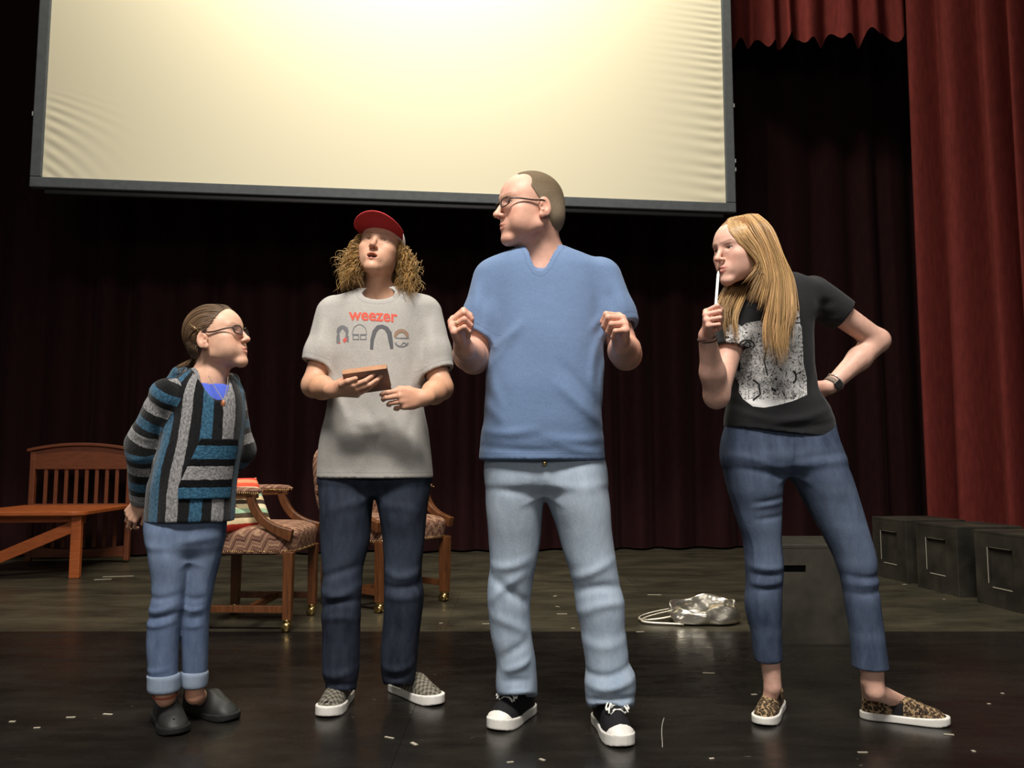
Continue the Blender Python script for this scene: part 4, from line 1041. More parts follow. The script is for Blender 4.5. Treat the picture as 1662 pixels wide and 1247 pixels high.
        for s in (-1, 1):
            lb.tube(bz([wp(0, Ls * .60, zc + .004), wp(s * .02, Ls * .62, zc + .014), wp(s * .05, Ls * .72, zc - .012), wp(s * .05, Ls * .80, zc - .045), wp(s * .022, Ls * .72, zc - .004), wp(0, Ls * .61, zc + .004)], 22), .0032, 6, flat=.7)
            lb.tube(bz([wp(0, Ls * .60, zc + .004), wp(s * .02, Ls * .66, zc + .006), wp(s * .032, Ls * .76, zc - .026)], 12), .0028, 6)
        lb.build('laces', lace, e, True)
        ey = MB()
        for k in range(4):
            t = .72 - .06 * k
            for s in (-1, 1): ey.lathe([(.0045, 0), (.004, .002), (.002, .0025)], wp(s * .027, Ls * t, top(t) - .0135), 8, SR)
        tag(ey.build('eyelets', plain('white_eyelet', L(220, 220, 216), .4), e, True), kind='stuff')
    H = hands_[0]; rp = np.array((-.012, .090, .003)); rd_ = np.array((0, math.cos(math.radians(70)), -math.sin(math.radians(70)))); rc = rp + rd_ * .022; ux = np.array((1., 0, 0)); uy = np.cross(rd_, ux)
    MB().tube([H.w(rc + .0112 * (math.cos(t) * ux + math.sin(t) * uy)) for t in np.linspace(0, 2 * math.pi, 20, endpoint=False)], .0022, 6, True).build('ring', plain('gold_ring', L(235, 215, 160), .2, .5, 1.0), root, True)
    return root
man = build_man()
# ------------------------------------------------------------------ the boy in the red cap
def build_boy():
    Y = 3.12; root = empty('person', FL(600, 1140))
    tag(root, 'boy with long curly hair in a red cap and grey t-shirt, holding a small book', 'person')
    o = P(617, 413, 3.10); R = frame((-.07, -.96, .20), (.11, 0, 1)); sc = 1.0
    S = SDF(); head(S, o, R, sc, eye=-.04, mouth=.85, jaw=.90, brow=1.0, nose=.9, cheek=.030)
    w = lambda p: o + R @ (np.asarray(p) * sc); nb = P(615, 488, 3.17)
    S.cone(w((0, -.022, -.030)), nb, .052, .060, .03); S.cone(w((0, .03, -.07)), nb + (0, -.03, .02), .022, .035, .03)
    S.cone(nb, P(610, 720, Y), .075, .10, .03); arms = []
    for (sh, el, wr, f, n, sd, cu, th) in (
        ((546, 508, 3.14), (509, 626, 3.08), (541, 633, 2.87), (.92, -.30, -.02), (.05, -.60, -.80), 'R', [(28, 22, 15), (25, 20, 15), (28, 22, 15), (34, 26, 18)], [(.034, .050, .004), (.046, .078, .000), (.046, .104, -.012)]),
        ((684, 508, 3.14), (716, 630, 3.08), (689, 646, 2.90), (-.84, -.50, -.06), (.50, -.84, .10), 'L', [(30, 42, 22), (40, 48, 26), (48, 50, 28), (56, 52, 30)], [(.034, .050, -.012), (.040, .080, -.028), (.030, .106, -.036)])):
        a, b, c = P(*sh), P(*el), P(*wr)
        S.cone(nb, a, .05, .05, .03); S.chain([a, b], [.048, .043], .02); S.chain([b, b * .55 + c * .45, c], [.043, .042, .028], .02); arms.append((a, b, c, f, n, sd, cu, th))
    for lg in ([(562, 800, 3.13), (555, 960, 3.12), (553, 1090, 3.10)], [(655, 800, 3.13), (655, 960, 3.13), (645, 1085, 3.15)]):
        q = [P(*g) for g in lg]; S.cone(P(610, 720, Y), q[0], .07, .06, .03); S.chain(q, [.055, .036, .032], .02)
    fine = [(o - (.132, .132, .19), o + .15, .0022)]
    for (a, b, c, f, n, sd, cu, th) in arms:
        bb, H, tips = hand(S, c, f, n, sd, cu, -1.5, th, .98, .98); fine.append((bb[0] - .004, bb[1] + .004, .0025))
    V, F = multires(S, .0075, fine)
    skin = L(214, 168, 140); sk = np.array(skin[:3]); it = face_paint(o, R, sc, skin, L(196, 124, 108), L(120, 92, 66), .85, .5, .2)
    for (a, b, c, f, *_r) in arms:
        it.append((c + nrm(f) * .07, None, (.085, .085, .085), tuple(sk * (.97, .82, .80)), .5, .5)); it.append(((b + c) / 2, None, (.10, .12, .09), tuple(sk * (.94, .80, .66)), .55, .5))
    to_obj('body', V, F, SKIN, root, None, paint(V, skin, it)); eyes(root, o, R, sc, (-.05, -.98, -.15))
    # t-shirt
    T = SDF(); rows = rowsof([(466, 590, 645, .045), (474, 570, 668, .065), (484, 545, 690, .085), (500, 536, 698, .100), (525, 533, 694, .112), (560, 533, 690, .118), (600, 533, 688, .120), (640, 534, 686, .120), (670, 530, 689, .122), (700, 523, 694, .124), (735, 518, 699, .126), (776, 515, 703, .128)], Y)
    T.loft(rows, 0, n=2.35); zh = rows[-1][0]; cuts = []
    for (a, b, c, *_r), (cx, cy), nv, r1 in zip(arms, ((505, 588), (713, 604)), ((-.33, -.15, -.93), (.38, -.15, -.91)), (.064, .062)):
        A = SDF(); A.chain([a + (0, 0, -.01), a * .45 + b * .55, b], [.080, .071, r1], .02); pc = P(cx, cy, 3.09); nv = nrm(nv); A.plane(pc, nv); ax_ = b - a; qc = a + ax_ * (((pc - a) @ nv) / (ax_ @ nv)); A.cone(qc - nrm(ax_) * .03, qc + nrm(ax_) * .2, .053, .055, .002, 's'); T.sub(A, .03); cuts.append((pc, nv))
    nh = SDF(); nh.cone(P(615, 480, 3.13), P(615, 440, 3.12), .069, .08, 0); nh.ell(P(615, 478, 3.06), (.062, .06, .030), .01)
    T.ops.append(('s', nh.ev, np.array((-.9, 2.8, 1.2)), np.array((0, 3.4, 2.0)), .003))
    for pts, am, sg in (([(540, 600), (560, 660), (575, 690)], .006, .013), ([(685, 590), (672, 640), (665, 690)], .007, .013), ([(600, 660), (625, 700), (640, 740)], -.005, .014), ([(575, 690), (600, 715), (640, 690)], -.006, .014), ([(640, 660), (660, 700), (668, 750)], .006, .014), ([(550, 640), (545, 700), (550, 760)], .005, .015), ([(600, 740), (590, 770)], .004, .012), ([(675, 690), (685, 750)], .005, .012), ([(650, 560), (668, 600), (672, 640)], .005, .011), ([(560, 560), (548, 600)], .005, .011), ([(520, 520), (508, 570)], -.005, .011), ([(532, 530), (524, 580)], .005, .010), ([(703, 530), (712, 585)], .005, .010), ([(690, 540), (690, 590)], -.006, .010), ([(610, 560), (612, 620), (622, 650)], .004, .016), ([(530, 745), (600, 752), (690, 742)], .003, .02)):
        T.fold(pts, am, sg, Y)
    T.rings(T.box(), .0025, 24, 5); T.plane((0, 0, zh), (0, 0, -1))
    V3, F3 = sdf_mesh(T, .005); hem = np.minimum(cloth_attr(V3, [((0, 0, zh), (0, 0, -1))]), nh.ev(V3))
    for pc, nv in cuts: d = -((V3 - pc) @ nv); near = np.linalg.norm(V3 - pc, axis=1) < .10; hem = np.where(near, np.minimum(hem, np.abs(d)), hem)
    to_obj('t_shirt', V3, F3, jersey('heather_grey_jersey', L(176, 172, 166), .14), root, {'hem': hem})
    tree = bvh(V3, F3)
    # printed lettering and the four little drawn heads
    cu = bpy.data.curves.new('lettering', 'FONT'); cu.body = 'weezer'; cu.size = 1.0; cu.offset = .022; cu.space_character = .98; cu.resolution_u = 4
    co = bpy.data.objects.new('lettering_curve', cu); COL.objects.link(co); dg = bpy.context.evaluated_depsgraph_get(); dg.update()
    tm = bpy.data.meshes.new_from_object(co.evaluated_get(dg)); bpy.data.objects.remove(co); bm = bmesh.new(); bm.from_mesh(tm)
    xs = [v.co.x for v in bm.verts]; x0, x1 = min(xs), max(xs); k = 79.0 / (x1 - x0)
    for v in bm.verts: u = (v.co.x - x0) * k; v.co = Vector((566 + u, 519.5 - v.co.y * k * 1.02 + .045 * u * (u / 79.0), 0))
    bmesh.ops.triangulate(bm, faces=bm.faces[:]); decal('lettering', plain('red_print', L(214, 92, 74), .8), root, tree, bm)
    gm, rm, bm_ = plain('grey_print', L(116, 116, 118), .85), plain('red_print_mark', L(206, 90, 84), .85), plain('brown_print', L(146, 120, 100), .85)
    P2 = []
    P2 += stroke(arc(556, 545, 8, 14, 190, 350, 12), [2, 5, 7, 7, 6, 6, 6, 6, 7, 7, 5, 2]) + [[(546, 545), (551, 540), (552, 556), (546, 558)], [(561, 540), (566, 546), (566, 556), (560, 552)]]
    P2 += stroke(arc(583.5, 542, 11.5, 15, 175, 365, 18), 1.2)
    for cx in (577.5, 589.5): P2 += stroke([(cx - 5, 543.5), (cx + 5, 543.5)], 2.6) + stroke([(cx - 5, 551), (cx + 5, 551)], 1.4) + stroke([(cx - 4.6, 543), (cx - 4.6, 551.5)], 1.4) + stroke([(cx + 4.6, 543), (cx + 4.6, 551.5)], 1.4)
    P3 = stroke([(603, 567), (604, 552), (608, 538), (614, 531), (620, 530), (627, 533), (632, 541), (634, 553), (636, 566)], [5, 6, 7, 7, 6, 7, 8, 7, 5])
    P2 += stroke([(643, 560), (650, 562), (655, 556), (662, 560)], 2.0) + stroke(arc(652, 553, 11, 10, 20, 160, 10), 2.2) + stroke([(642, 549), (664, 549)], 1.6)
    tag(decal('printed_heads', gm, root, tree, poly_bm(P2)), kind='stuff')
    decal('printed_long_hair', plain('dark_grey_print', L(92, 92, 96), .85), root, tree, poly_bm(P3))
    decal('printed_marks', rm, root, tree, poly_bm([[(556, 552), (561, 547), (564, 551), (559, 557)], [(549, 557), (553, 556), (552, 559)]] ))
    decal('printed_hair', bm_, root, tree, poly_bm(stroke(arc(651.5, 549, 10.5, 12, 185, 355, 12), [3, 5, 6, 6, 6, 6, 6, 6, 6, 6, 5, 3])))
    # jeans
    J = SDF()
    LT = [(752, 520, 608, .085), (785, 518, 608, .102), (830, 520, 604), (872, 521, 600), (925, 523, 588), (957, 523, 586), (985, 522, 585), (1045, 524, 584), (1085, 525, 582), (1122, 529, 577)]
    RT = [(752, 609, 697, .085), (785, 609, 698, .102), (830, 614, 693), (880, 621, 688), (941, 624, 685), (961, 624, 687), (1005, 622, 683), (1061, 618, 678), (1090, 619, 675), (1115, 624, 671)]
    for tb, ys, pp in ((LT, (3.13, 3.09), (553, 1122, 3.02)), (RT, (3.13, 3.16), (650, 1112, 3.10))):
        A = SDF(); A.loft(rowsof(tb, ys, (1.30, 1.08)), 0); A.plane(P(*pp), (.0, -.22, -.97)); J.sub(A, .014)
    J.loft(rowsof([(752, 523, 693, .104), (780, 523, 694, .106), (799, 560, 655, .065)], 3.13), .045, n=2.3)
    for pts, am, sg in (([(527, 935), (560, 925), (585, 915)], -.006, .010), ([(526, 955), (555, 972), (584, 950)], .011, .011), ([(526, 985), (555, 965), (584, 972)], -.010, .009), ([(528, 1000), (560, 990), (582, 1000)], .006, .010), ([(626, 925), (655, 945), (685, 925)], .008, .011), ([(626, 950), (660, 958), (686, 945)], -.010, .009), ([(626, 965), (655, 972), (684, 965)], .007, .010), ([(528, 1085), (555, 1092), (580, 1080)], .008, .009), ([(530, 1105), (555, 1098), (578, 1104)], -.007, .007), ([(622, 1080), (650, 1092), (672, 1075)], .008, .009), ([(624, 1098), (650, 1100), (670, 1090)], -.007, .007), ([(540, 830), (570, 815), (605, 812)], .005, .012), ([(680, 830), (650, 815), (615, 822)], .005, .012)):
        J.fold(pts, am, sg, 3.12)
    J.rings(J.box(), .003, 28, 12)
    for pp in ((553, 1118, 3.09), (648, 1110, 3.16)): q = P(*pp); J.cone(q - (0, 0, .06), q + (0, 0, .04), .048, .045, .004, 's')
    V4, F4 = sdf_mesh(J, .0058)
    fade = .12 + .35 * np.exp(-((V4[:, 2] - .50) / .10) ** 2) * (V4[:, 1] < 3.10) + .12 * np.exp(-((V4[:, 2] - .75) / .15) ** 2) * (V4[:, 1] < 3.10)
    to_obj('jeans', V4, F4, denim('dark_blue_denim', L(24, 28, 40), L(84, 95, 114), .8), root, {'fade': fade})
    # checkered slip-on shoes
    ck = MT('grey_check_canvas', .85, .2); a_, b_ = ck.attr('su'), ck.attr('sv')
    fx = ck.math('GREATER_THAN', ck.math('FRACT', ck.math('ADD', ck.math('MULTIPLY', a_, 46.0), 50.0)), .5); fy = ck.math('GREATER_THAN', ck.math('FRACT', ck.math('MULTIPLY', b_, 46.0)), .5)
    chk = ck.math('ABSOLUTE', ck.math('SUBTRACT', fx, fy)); edge = ck.math('MULTIPLY', chk, ck.math('GREATER_THAN', b_, .105))
    ck.set('Base Color', ck.mix(ck.math('ADD', ck.math('MULTIPLY', edge, .75), ck.math('MULTIPLY', ck.math('LESS_THAN', b_, .105), .95)), L(124, 118, 106), L(50, 47, 44))); ck.bump(ck.noise(ck.pos(), 400, 2), .3, .001); ck = ck.m
    for heel, toe in ((FL(563, 1129), FL(531, 1167)), (FL(636, 1119), FL(716, 1146))):
        e, so, SR, Ls, hg = shoe(root, heel, toe, .100, ck, .030, None, .064, collar=.05, rise=.010)
        wp = lambda x, y, z: so + SR @ np.array((x, y, z))
        for s in (-1, 1): MB().tube([wp(s * .030, Ls * .50, .074), wp(s * .036, Ls * .46, .062), wp(s * .040, Ls * .44, .050)], .0035, 6).build('elastic_trim', WHITE_RUB, e, True)
    # cap
    ce = part_empty('cap', root, w((0, 0, .1)))
    K = SDF(); K.fr(o, R, sc); K.ell((0, -.012, .058), (.083, .104, .084), 0); K.plane((0, .02, .052), (0, .10, -1)); K.ell((0, -.012, .046), (.077, .098, .080), .001, 's'); K.fr()
    v, f = sdf_mesh(K, .003, it=2); capm = MT('white_and_red_cap_cloth', .8, .2); capm.set('Base Color', capm.ramp(capm.noise(capm.pos(), 30, 2), [(.3, L(222, 206, 204)), (.7, L(238, 228, 224))])); to_obj('crown', v, f, capm.m, ce)
    def brim(u, v):
        ph = (-1 + 2 * u) * 1.36; s, c = math.sin(ph), math.cos(ph)
        a = np.array((.081 * s, -.012 + .102 * c, .060)); b = np.array((.096 * s, .012 + .162 * max(c, 0) ** .62, .090 - .026 * s * s))
        q = a * (1 - v) + b * v; q[2] += .004 * math.sin(v * math.pi)
        return w(q)
    bo = MB().grid(brim, 44, 9).build('brim', plain('red_brim_cloth', L(190, 58, 62), .8, .2, bump=.3, bs=400), ce, True, solid=.004)
    MB().tube([w((0, -.012, .141))] + [w((0, -.012, .144))], .006, 8).build('button', plain('cap_button', L(190, 60, 62), .7), ce, True)
    # curls
    rnd = np.random.RandomState(7); lines = []; cols = []
    def ringlet(a, b, c, d, rad, turns, ph, n=46):
        t = np.linspace(0, 1, n)[:, None]; p = (1 - t) ** 3 * a + 3 * (1 - t) ** 2 * t * b + 3 * (1 - t) * t * t * c + t ** 3 * d
        tg = np.gradient(p, axis=0); tg /= np.linalg.norm(tg, axis=1)[:, None]; x = np.cross(tg, (.2, .9, .1)); x /= np.linalg.norm(x, axis=1)[:, None]; y = np.cross(tg, x)
        an = ph + 2 * math.pi * turns * t + .6 * np.sin(t * 9 + ph); r = rad * np.clip(t * 3.0, .15, 1) * (1 + .25 * np.sin(t * 7 + ph * 2))
        return p + r * (np.cos(an) * x + np.sin(an) * y)
    for s in (-1, 1):
        for i in range(80):
            yl = rnd.uniform(-.085, .045); root_ = w((-s * rnd.uniform(.060, .080), yl, rnd.uniform(.015, .065)))   # s=-1: left in the photo
            back = np.clip((.03 - yl) / .11, 0, 1)
            if s < 0: e_ = P(rnd.uniform(552, 590) , rnd.uniform(446, 474), rnd.uniform(2.99, 3.10) + .10 * back); m_ = P(rnd.uniform(556, 585), rnd.uniform(400, 428), 3.05 + .10 * back)
            else: e_ = P(rnd.uniform(644, 676), rnd.uniform(458, 497), rnd.uniform(2.99, 3.10) + .10 * back); m_ = P(rnd.uniform(652, 680), rnd.uniform(410, 445), 3.05 + .10 * back)
            ph = rnd.rand() * 6.28; rad = rnd.uniform(.006, .012); tu = rnd.uniform(3.2, 5.5)
            base = np.array(L(150, 116, 66)[:3]) * rnd.uniform(.5, 1.6)
            for q in range(5):
                j = rnd.normal(size=3) * .004; lines.append(ringlet(root_ + j, root_ * .6 + m_ * .4 + j, m_ + j * 1.5, e_ + j * 2.0, rad * rnd.uniform(.8, 1.2), tu * rnd.uniform(.96, 1.04), ph + rnd.normal() * .35)); cols.append(base * rnd.uniform(.8, 1.2) * (1, rnd.uniform(.95, 1.03), 1))
        for i in range(26):                                   # loose frizz
            root_ = w((-s * .075, rnd.uniform(-.06, .03), .03)); ex = rnd.uniform(538, 575) if s < 0 else rnd.uniform(655, 688)
            e_ = P(ex, rnd.uniform(420, 480), 3.08); lines.append(ringlet(root_, root_ + (-.0 + s * .03, 0, -.03), e_ + (0, 0, .05), e_, .010, rnd.uniform(2, 4), rnd.rand() * 6)); cols.append(np.array(L(170, 138, 88)[:3]))
    HB = SDF(); HB.fr(o, R, sc); HB.ell((0, -.020, .035), (.082, .095, .070), 0); HB.ell((0, -.055, -.045), (.070, .045, .075), .03); HB.ell((0, .07, -.02), (.066, .075, .12), .01, 's'); HB.fr()
    v, f = sdf_mesh(HB, .004); hb = MT('hair_underlayer', .7, .3); nn = hb.noise(hb.pos(), 60, 4, .6, 1.0); hb.set('Base Color', hb.ramp(nn, [(.3, L(58, 44, 28)), (.7, L(104, 80, 48))])); hb.bump(nn, 1.0, .01)
    ho = strands('hair', HAIR, root, lines, .00135, .0009, 3, cols); tag(ho, kind='stuff'); to_obj('hair_underlayer', v, f, hb.m, ho)
    # the book in his hand
    be_ = empty('notebook', P(596, 616, 2.86)); tag(be_, 'small brown notebook held open-handed by the boy in the cap', 'notebook')
    c = P(596, 617, 2.86); xw = nrm((.985, .05, .14)); vv = nrm(np.array((.03, -.80, .60)) - xw * (np.array((.03, -.80, .60)) @ xw)); nn_ = np.cross(xw, vv); RB = np.array([xw, vv, nn_]).T
    cov = plain('brown_leather_cover', L(138, 114, 102), .6, .3, var=.12, vs=30)
    MB().box(c - nn_ * .009, (.152, .108, .003), RB).build('back_cover', cov, be_, bevel=.001); MB().box(c + nn_ * .009, (.152, .108, .003), RB).build('front_cover', cov, be_, bevel=.001)
    MB().box(c, (.148, .104, .015), RB).build('page_block', plain('tan_pages', L(178, 134, 96), .7, var=.15, vs=60), be_)
    MB().box(c + vv * .054, (.152, .003, .021), RB).build('spine', plain('tan_spine', L(170, 122, 86), .6, var=.12, vs=40), be_, bevel=.001)
    return root
boy = build_boy()
# ------------------------------------------------------------------ the woman with the pen
def build_woman():
    root = empty('person', FL(1330, 1160)); tag(root, 'woman with long reddish blond hair, black t-shirt and leopard shoes, hand on hip', 'person')
    o = P(1203, 415, 2.75); R = frame((-.86, -.48, -.10)); sc = .96
    S = SDF(); head(S, o, R, sc, eye=.45, jaw=.92, brow=.85, nose=1.0, fem=1, lips=1.0, ears=(1,))
    w = lambda p: o + R @ (np.asarray(p) * sc); nb = P(1248, 472, 2.85)
    S.cone(w((0, -.030, -.030)), nb, .046, .052, .03); S.cone(nb, P(1265, 690, 2.91), .07, .09, .03); arms = []
    for (sh, el, wr, f, n, sd, cu, th) in (
        ((1200, 508, 2.82), (1163, 643, 2.74), (1147, 545, 2.62), (-.16, -.80, .56), (-.96, .05, .05), 'R', [(58, 92, 50), (76, 92, 55), (80, 92, 55), (84, 90, 55)], [(.034, .050, -.012), (.040, .078, -.034), (.028, .098, -.046)]),
        ((1318, 478, 2.86), (1425, 553, 2.95), (1347, 628, 2.90), (-.78, .34, -.36), (.10, -.80, -.45), 'L', [(25, 35, 20), (30, 35, 20), (30, 35, 20), (32, 35, 20)], [(.034, .050, -.006), (.056, .072, -.010), (.066, .094, -.014)])):
        a, b, c = P(*sh), P(*el), P(*wr); S.cone(nb, a, .045, .045, .03); S.chain([a, b], [.046, .039], .02); S.chain([b, b * .6 + c * .4, c], [.041, .040, .0265], .02); arms.append((a, b, c, f, n, sd, cu, th))
    for lg in ([(1222, 770, 2.91), (1240, 940, 2.92), (1249, 1060, 2.94), (1254, 1114, 2.955)], [(1325, 770, 2.91), (1395, 940, 2.88), (1413, 1070, 2.86), (1420, 1122, 2.855)]):
        q = [P(*g) for g in lg]; S.cone(P(1265, 690, 2.91), q[0], .06, .06, .03)
        S.chain(q, [.055, .034, .035, .029] if lg[0][0] < 1300 else [.055, .034, .041, .031], .005)
    S.cone(P(1254, 1114, 2.955), FL(1249, 1163) + (0, 0, .050), .028, .024, .008); S.cone(P(1254, 1114, 2.955), FL(1258, 1148) + (0, 0, .05), .027, .024, .006)
    S.cone(P(1420, 1122, 2.855), FL(1466, 1166) + (0, 0, .052), .030, .024, .010); S.cone(P(1412, 1105, 2.86), FL(1413, 1161) + (0, 0, .05), .031, .025, .006)
    fine = [(o - (.125, .125, .17), o + (.14, .14, .15), .0022)]
    hb_ = []
    for (a, b, c, f, n, sd, cu, th) in arms:
        bb, H, tips = hand(S, c, f, n, sd, cu, 1, th, .92, .88); fine.append((bb[0] - .004, bb[1] + .004, .0025)); hb_.append((H, tips))
    V, F = multires(S, .0075, fine)
    skin = L(226, 180, 160); sk = np.array(skin[:3]); it = face_paint(o, R, sc, skin, L(190, 112, 104), L(96, 66, 46), 0, .75, .3)
    for (a, b, c, f, *_r) in arms: it.append((c + nrm(f) * .06, None, (.075, .075, .075), tuple(sk * (.98, .82, .80)), .5, .5))
    to_obj('body', V, F, SKIN, root, None, paint(V, skin, it)); eyes(root, o, R, sc, (-.96, -.2, -.02))
    # t-shirt
    T = SDF(); rows = rowsof([(446, 1245, 1296, .045), (456, 1218, 1318, .070), (472, 1190, 1330, .092), (500, 1182, 1326, .108), (530, 1181, 1318, .116), (570, 1181, 1317, .116), (600, 1181, 1319, .112), (630, 1182, 1323, .108), (655, 1181, 1340, .112), (690, 1177, 1353, .118), (720, 1178, 1354, .120)], (2.83, 2.915))
    T.loft(rows, 0, n=2.3); cuts = []
    for (a, b, c, *_r), (cx, cy, cd), nv, r0, r1 in zip(arms, ((1172, 566, 2.78), (1367, 514, 2.90)), ((-.15, -.25, -.95), (.80, .05, -.58)), (.068, .066), (.060, .058)):
        A = SDF(); A.chain([a, b], [r0, r1], .02); pc = P(cx, cy, cd); nv = nrm(nv); A.plane(pc, nv); ax_ = b - a; qc = a + ax_ * (((pc - a) @ nv) / (ax_ @ nv)); A.cone(qc - nrm(ax_) * .03, qc + nrm(ax_) * .2, .048, .050, .002, 's'); T.sub(A, .035); cuts.append((pc, nv))
    nh = SDF(); nh.cone(P(1245, 474, 2.84), P(1235, 425, 2.82), .058, .07, 0); nh.ell(P(1236, 480, 2.77), (.055, .05, .04), .01)
    T.ops.append(('s', nh.ev, np.array((.5, 2.5, 1.2)), np.array((1.3, 3.1, 2.0)), .003))
    for pts, am, sg in (([(1185, 665), (1230, 690), (1290, 680)], .005, .010), ([(1345, 660), (1300, 685), (1240, 690)], .006, .010), ([(1350, 685), (1300, 700), (1250, 695)], -.005, .009), ([(1182, 640), (1210, 665), (1250, 670)], .005, .010), ([(1322, 600), (1318, 640), (1335, 660)], .006, .010), ([(1320, 530), (1340, 520), (1360, 525)], .005, .010), ([(1190, 620), (1195, 650)], .005, .010), ([(1320, 500), (1345, 495)], -.005, .010), ([(1310, 560), (1300, 620)], .004, .012)):
        T.fold(pts, am, sg, 2.87)
    T.rings(T.box(), .002, 26, 9); hp = P(1177, 694, 2.91); T.plane(hp, (-.118, 0, -1))
    V3, F3 = sdf_mesh(T, .005); hem = np.minimum(-((V3 - hp) @ nrm((-.118, 0, -1))), nh.ev(V3))
    for pc, nv in cuts: d = -((V3 - pc) @ nv); near = np.linalg.norm(V3 - pc, axis=1) < .09; hem = np.where(near, np.minimum(hem, np.abs(d)), hem)
    to_obj('t_shirt', V3, F3, jersey('black_jersey', L(40, 40, 42), .12), root, {'hem': hem})
    tree = bvh(V3, F3)
    pr = MT('ink_drawing_print', .85, .15); pp = pr.pos((1, 1, 1)); n1 = pr.noise(pp, 26, 5, .6, 2.2); n2 = pr.noise(pp, 60, 3, .6, 1.2); n3 = pr.noise(pr.pos((1, 1, 3), (0, .5, 0)), 14, 3, .5, 3.5)
    lines_ = pr.math('LESS_THAN', pr.math('ABSOLUTE', pr.math('SUBTRACT', n1, .5)), .019); blots = pr.math('GREATER_THAN', n3, .645); hatch = pr.math('MULTIPLY', pr.math('LESS_THAN', pr.math('FRACT', pr.math('MULTIPLY', n2, 14.0)), .28), pr.math('GREATER_THAN', n1, .62))
    sp = pr.n('SeparateXYZ'); pr.k(pr.n('NewGeometry').outputs['Position'], sp.inputs[0])
    ink = pr.math('MINIMUM', pr.math('ADD', lines_, pr.math('ADD', blots, hatch)), 1.0)
    keep = pr.math('GREATER_THAN', pr.math('ADD', sp.outputs[2], pr.math('MULTIPLY', n1, .12)), 1.150)
    gr = pr.ramp(pr.noise(pp, 18, 3), [(.35, L(150, 148, 146)), (.6, L(226, 224, 222))])
    pr.set('Base Color', pr.mix(pr.math('MULTIPLY', ink, keep), pr.mix(keep, L(232, 231, 230), gr), L(28, 28, 30)))
    out = [(1285, 505), (1297, 505), (1299, 528), (1301, 529), (1303, 560), (1304, 590), (1309, 612), (1310, 641), (1288, 651), (1262, 658), (1240, 662), (1222, 660), (1206, 648), (1199, 636), (1200, 624), (1190, 606), (1183, 588), (1179, 560), (1177, 536), (1184, 527), (1198, 524), (1204, 530), (1212, 524), (1240, 520), (1262, 515), (1276, 512)]
    decal('shirt_print', pr.m, root, tree, poly_bm([out]), .0014, .008)
    ik = plain('black_ink', L(26, 26, 28), .85)
    Q = stroke([(1181, 571), (1182, 566), (1183, 561)], 1.6) + stroke(arc(1190, 563, 3.2, 3.2, 0, 350, 12), 1.4) + stroke(arc(1191, 569, 3.6, 3.2, 0, 350, 12), 1.4) + stroke(arc(1212, 560, 12, 8, 150, 400, 18), 2.2) + stroke(arc(1213, 560, 5, 5, 0, 350, 12), 2) + stroke([(1184, 553), (1190, 550), (1195, 554), (1200, 549)], 1.1)
    Q += stroke([(1280, 524), (1300, 524)], 1.4) + stroke(arc(1287, 612, 5, 9, -90, 90, 12), 3.0) + stroke([(1198, 580), (1200, 590), (1199, 602)], 4) + stroke([(1246, 560), (1240, 585), (1246, 610)], 2.2) + stroke([(1222, 616), (1232, 624), (1234, 640), (1222, 650)], 2.6)
    tag(decal('ink_figures', ik, root, tree, poly_bm(Q), .0024), kind='stuff')
    # jeans
    J = SDF()
    LT = [(690, 1181, 1267, .075), (715, 1175, 1267, .088), (745, 1173, 1268, .108), (781, 1179, 1268), (834, 1194, 1267), (887, 1208, 1268), (927, 1211, 1270), (945, 1211, 1269), (980, 1210, 1267), (1028, 1219, 1268), (1073, 1226, 1269)]
    RT = [(690, 1266, 1351, .075), (715, 1267, 1357, .088), (750, 1271, 1369, .108), (777, 1287, 1379), (817, 1309, 1393), (874, 1340, 1411), (910, 1357, 1420), (945, 1367, 1422), (989, 1375, 1428), (1046, 1383, 1436), (1084, 1385, 1441)]
    for tb, ys, pp, r in ((LT, (2.91, 2.945), (1249, 1068, 2.94), .036), (RT, (2.91, 2.86), (1413, 1078, 2.86), .041)):
        A = SDF(); A.loft(rowsof(tb, ys, (1.32, 1.06)), 0); J.sub(A, .014)
    J.loft(rowsof([(688, 1185, 1347, .094), (715, 1179, 1353, .106), (740, 1177, 1362, .114), (755, 1182, 1360, .108), (772, 1225, 1325, .065)], 2.91), .045, n=2.3)
    for pts, am, sg in (([(1215, 815), (1240, 812), (1266, 806)], -.004, .006), ([(1215, 822), (1240, 819), (1266, 813)], .004, .006), ([(1220, 842), (1245, 840), (1266, 835)], -.004, .006), ([(1180, 755), (1215, 765), (1262, 775)], -.004, .008), ([(1182, 740), (1225, 748), (1262, 765)], .004, .008), ([(1275, 745), (1320, 740), (1362, 735)], -.004, .008), ([(1278, 755), (1320, 752), (1368, 748)], .004, .008), ([(1213, 918), (1240, 925), (1268, 920)], .006, .007), ([(1213, 930), (1240, 936), (1268, 930)], -.006, .006), ([(1213, 944), (1240, 950), (1268, 942)], .006, .007), ([(1213, 955), (1240, 958), (1267, 952)], -.005, .006), ([(1366, 930), (1395, 938), (1421, 928)], -.006, .007), ([(1366, 943), (1395, 948), (1422, 938)], .006, .007), ([(1370, 958), (1395, 962), (1422, 952)], -.005, .006), ([(1270, 720), (1270, 765)], .004, .006)):
        J.fold(pts, am, sg, 2.90)
    J.rings(J.box(), .0016, 30, 21)
    for pp, r in (((1248, 1074, 2.943), .037), ((1413, 1084, 2.86), .046)): q = P(*pp); J.cone(q - (0, 0, .05), q + (0, 0, .02), r, r - .002, .002, 's')
    V4, F4 = sdf_mesh(J, .0052)
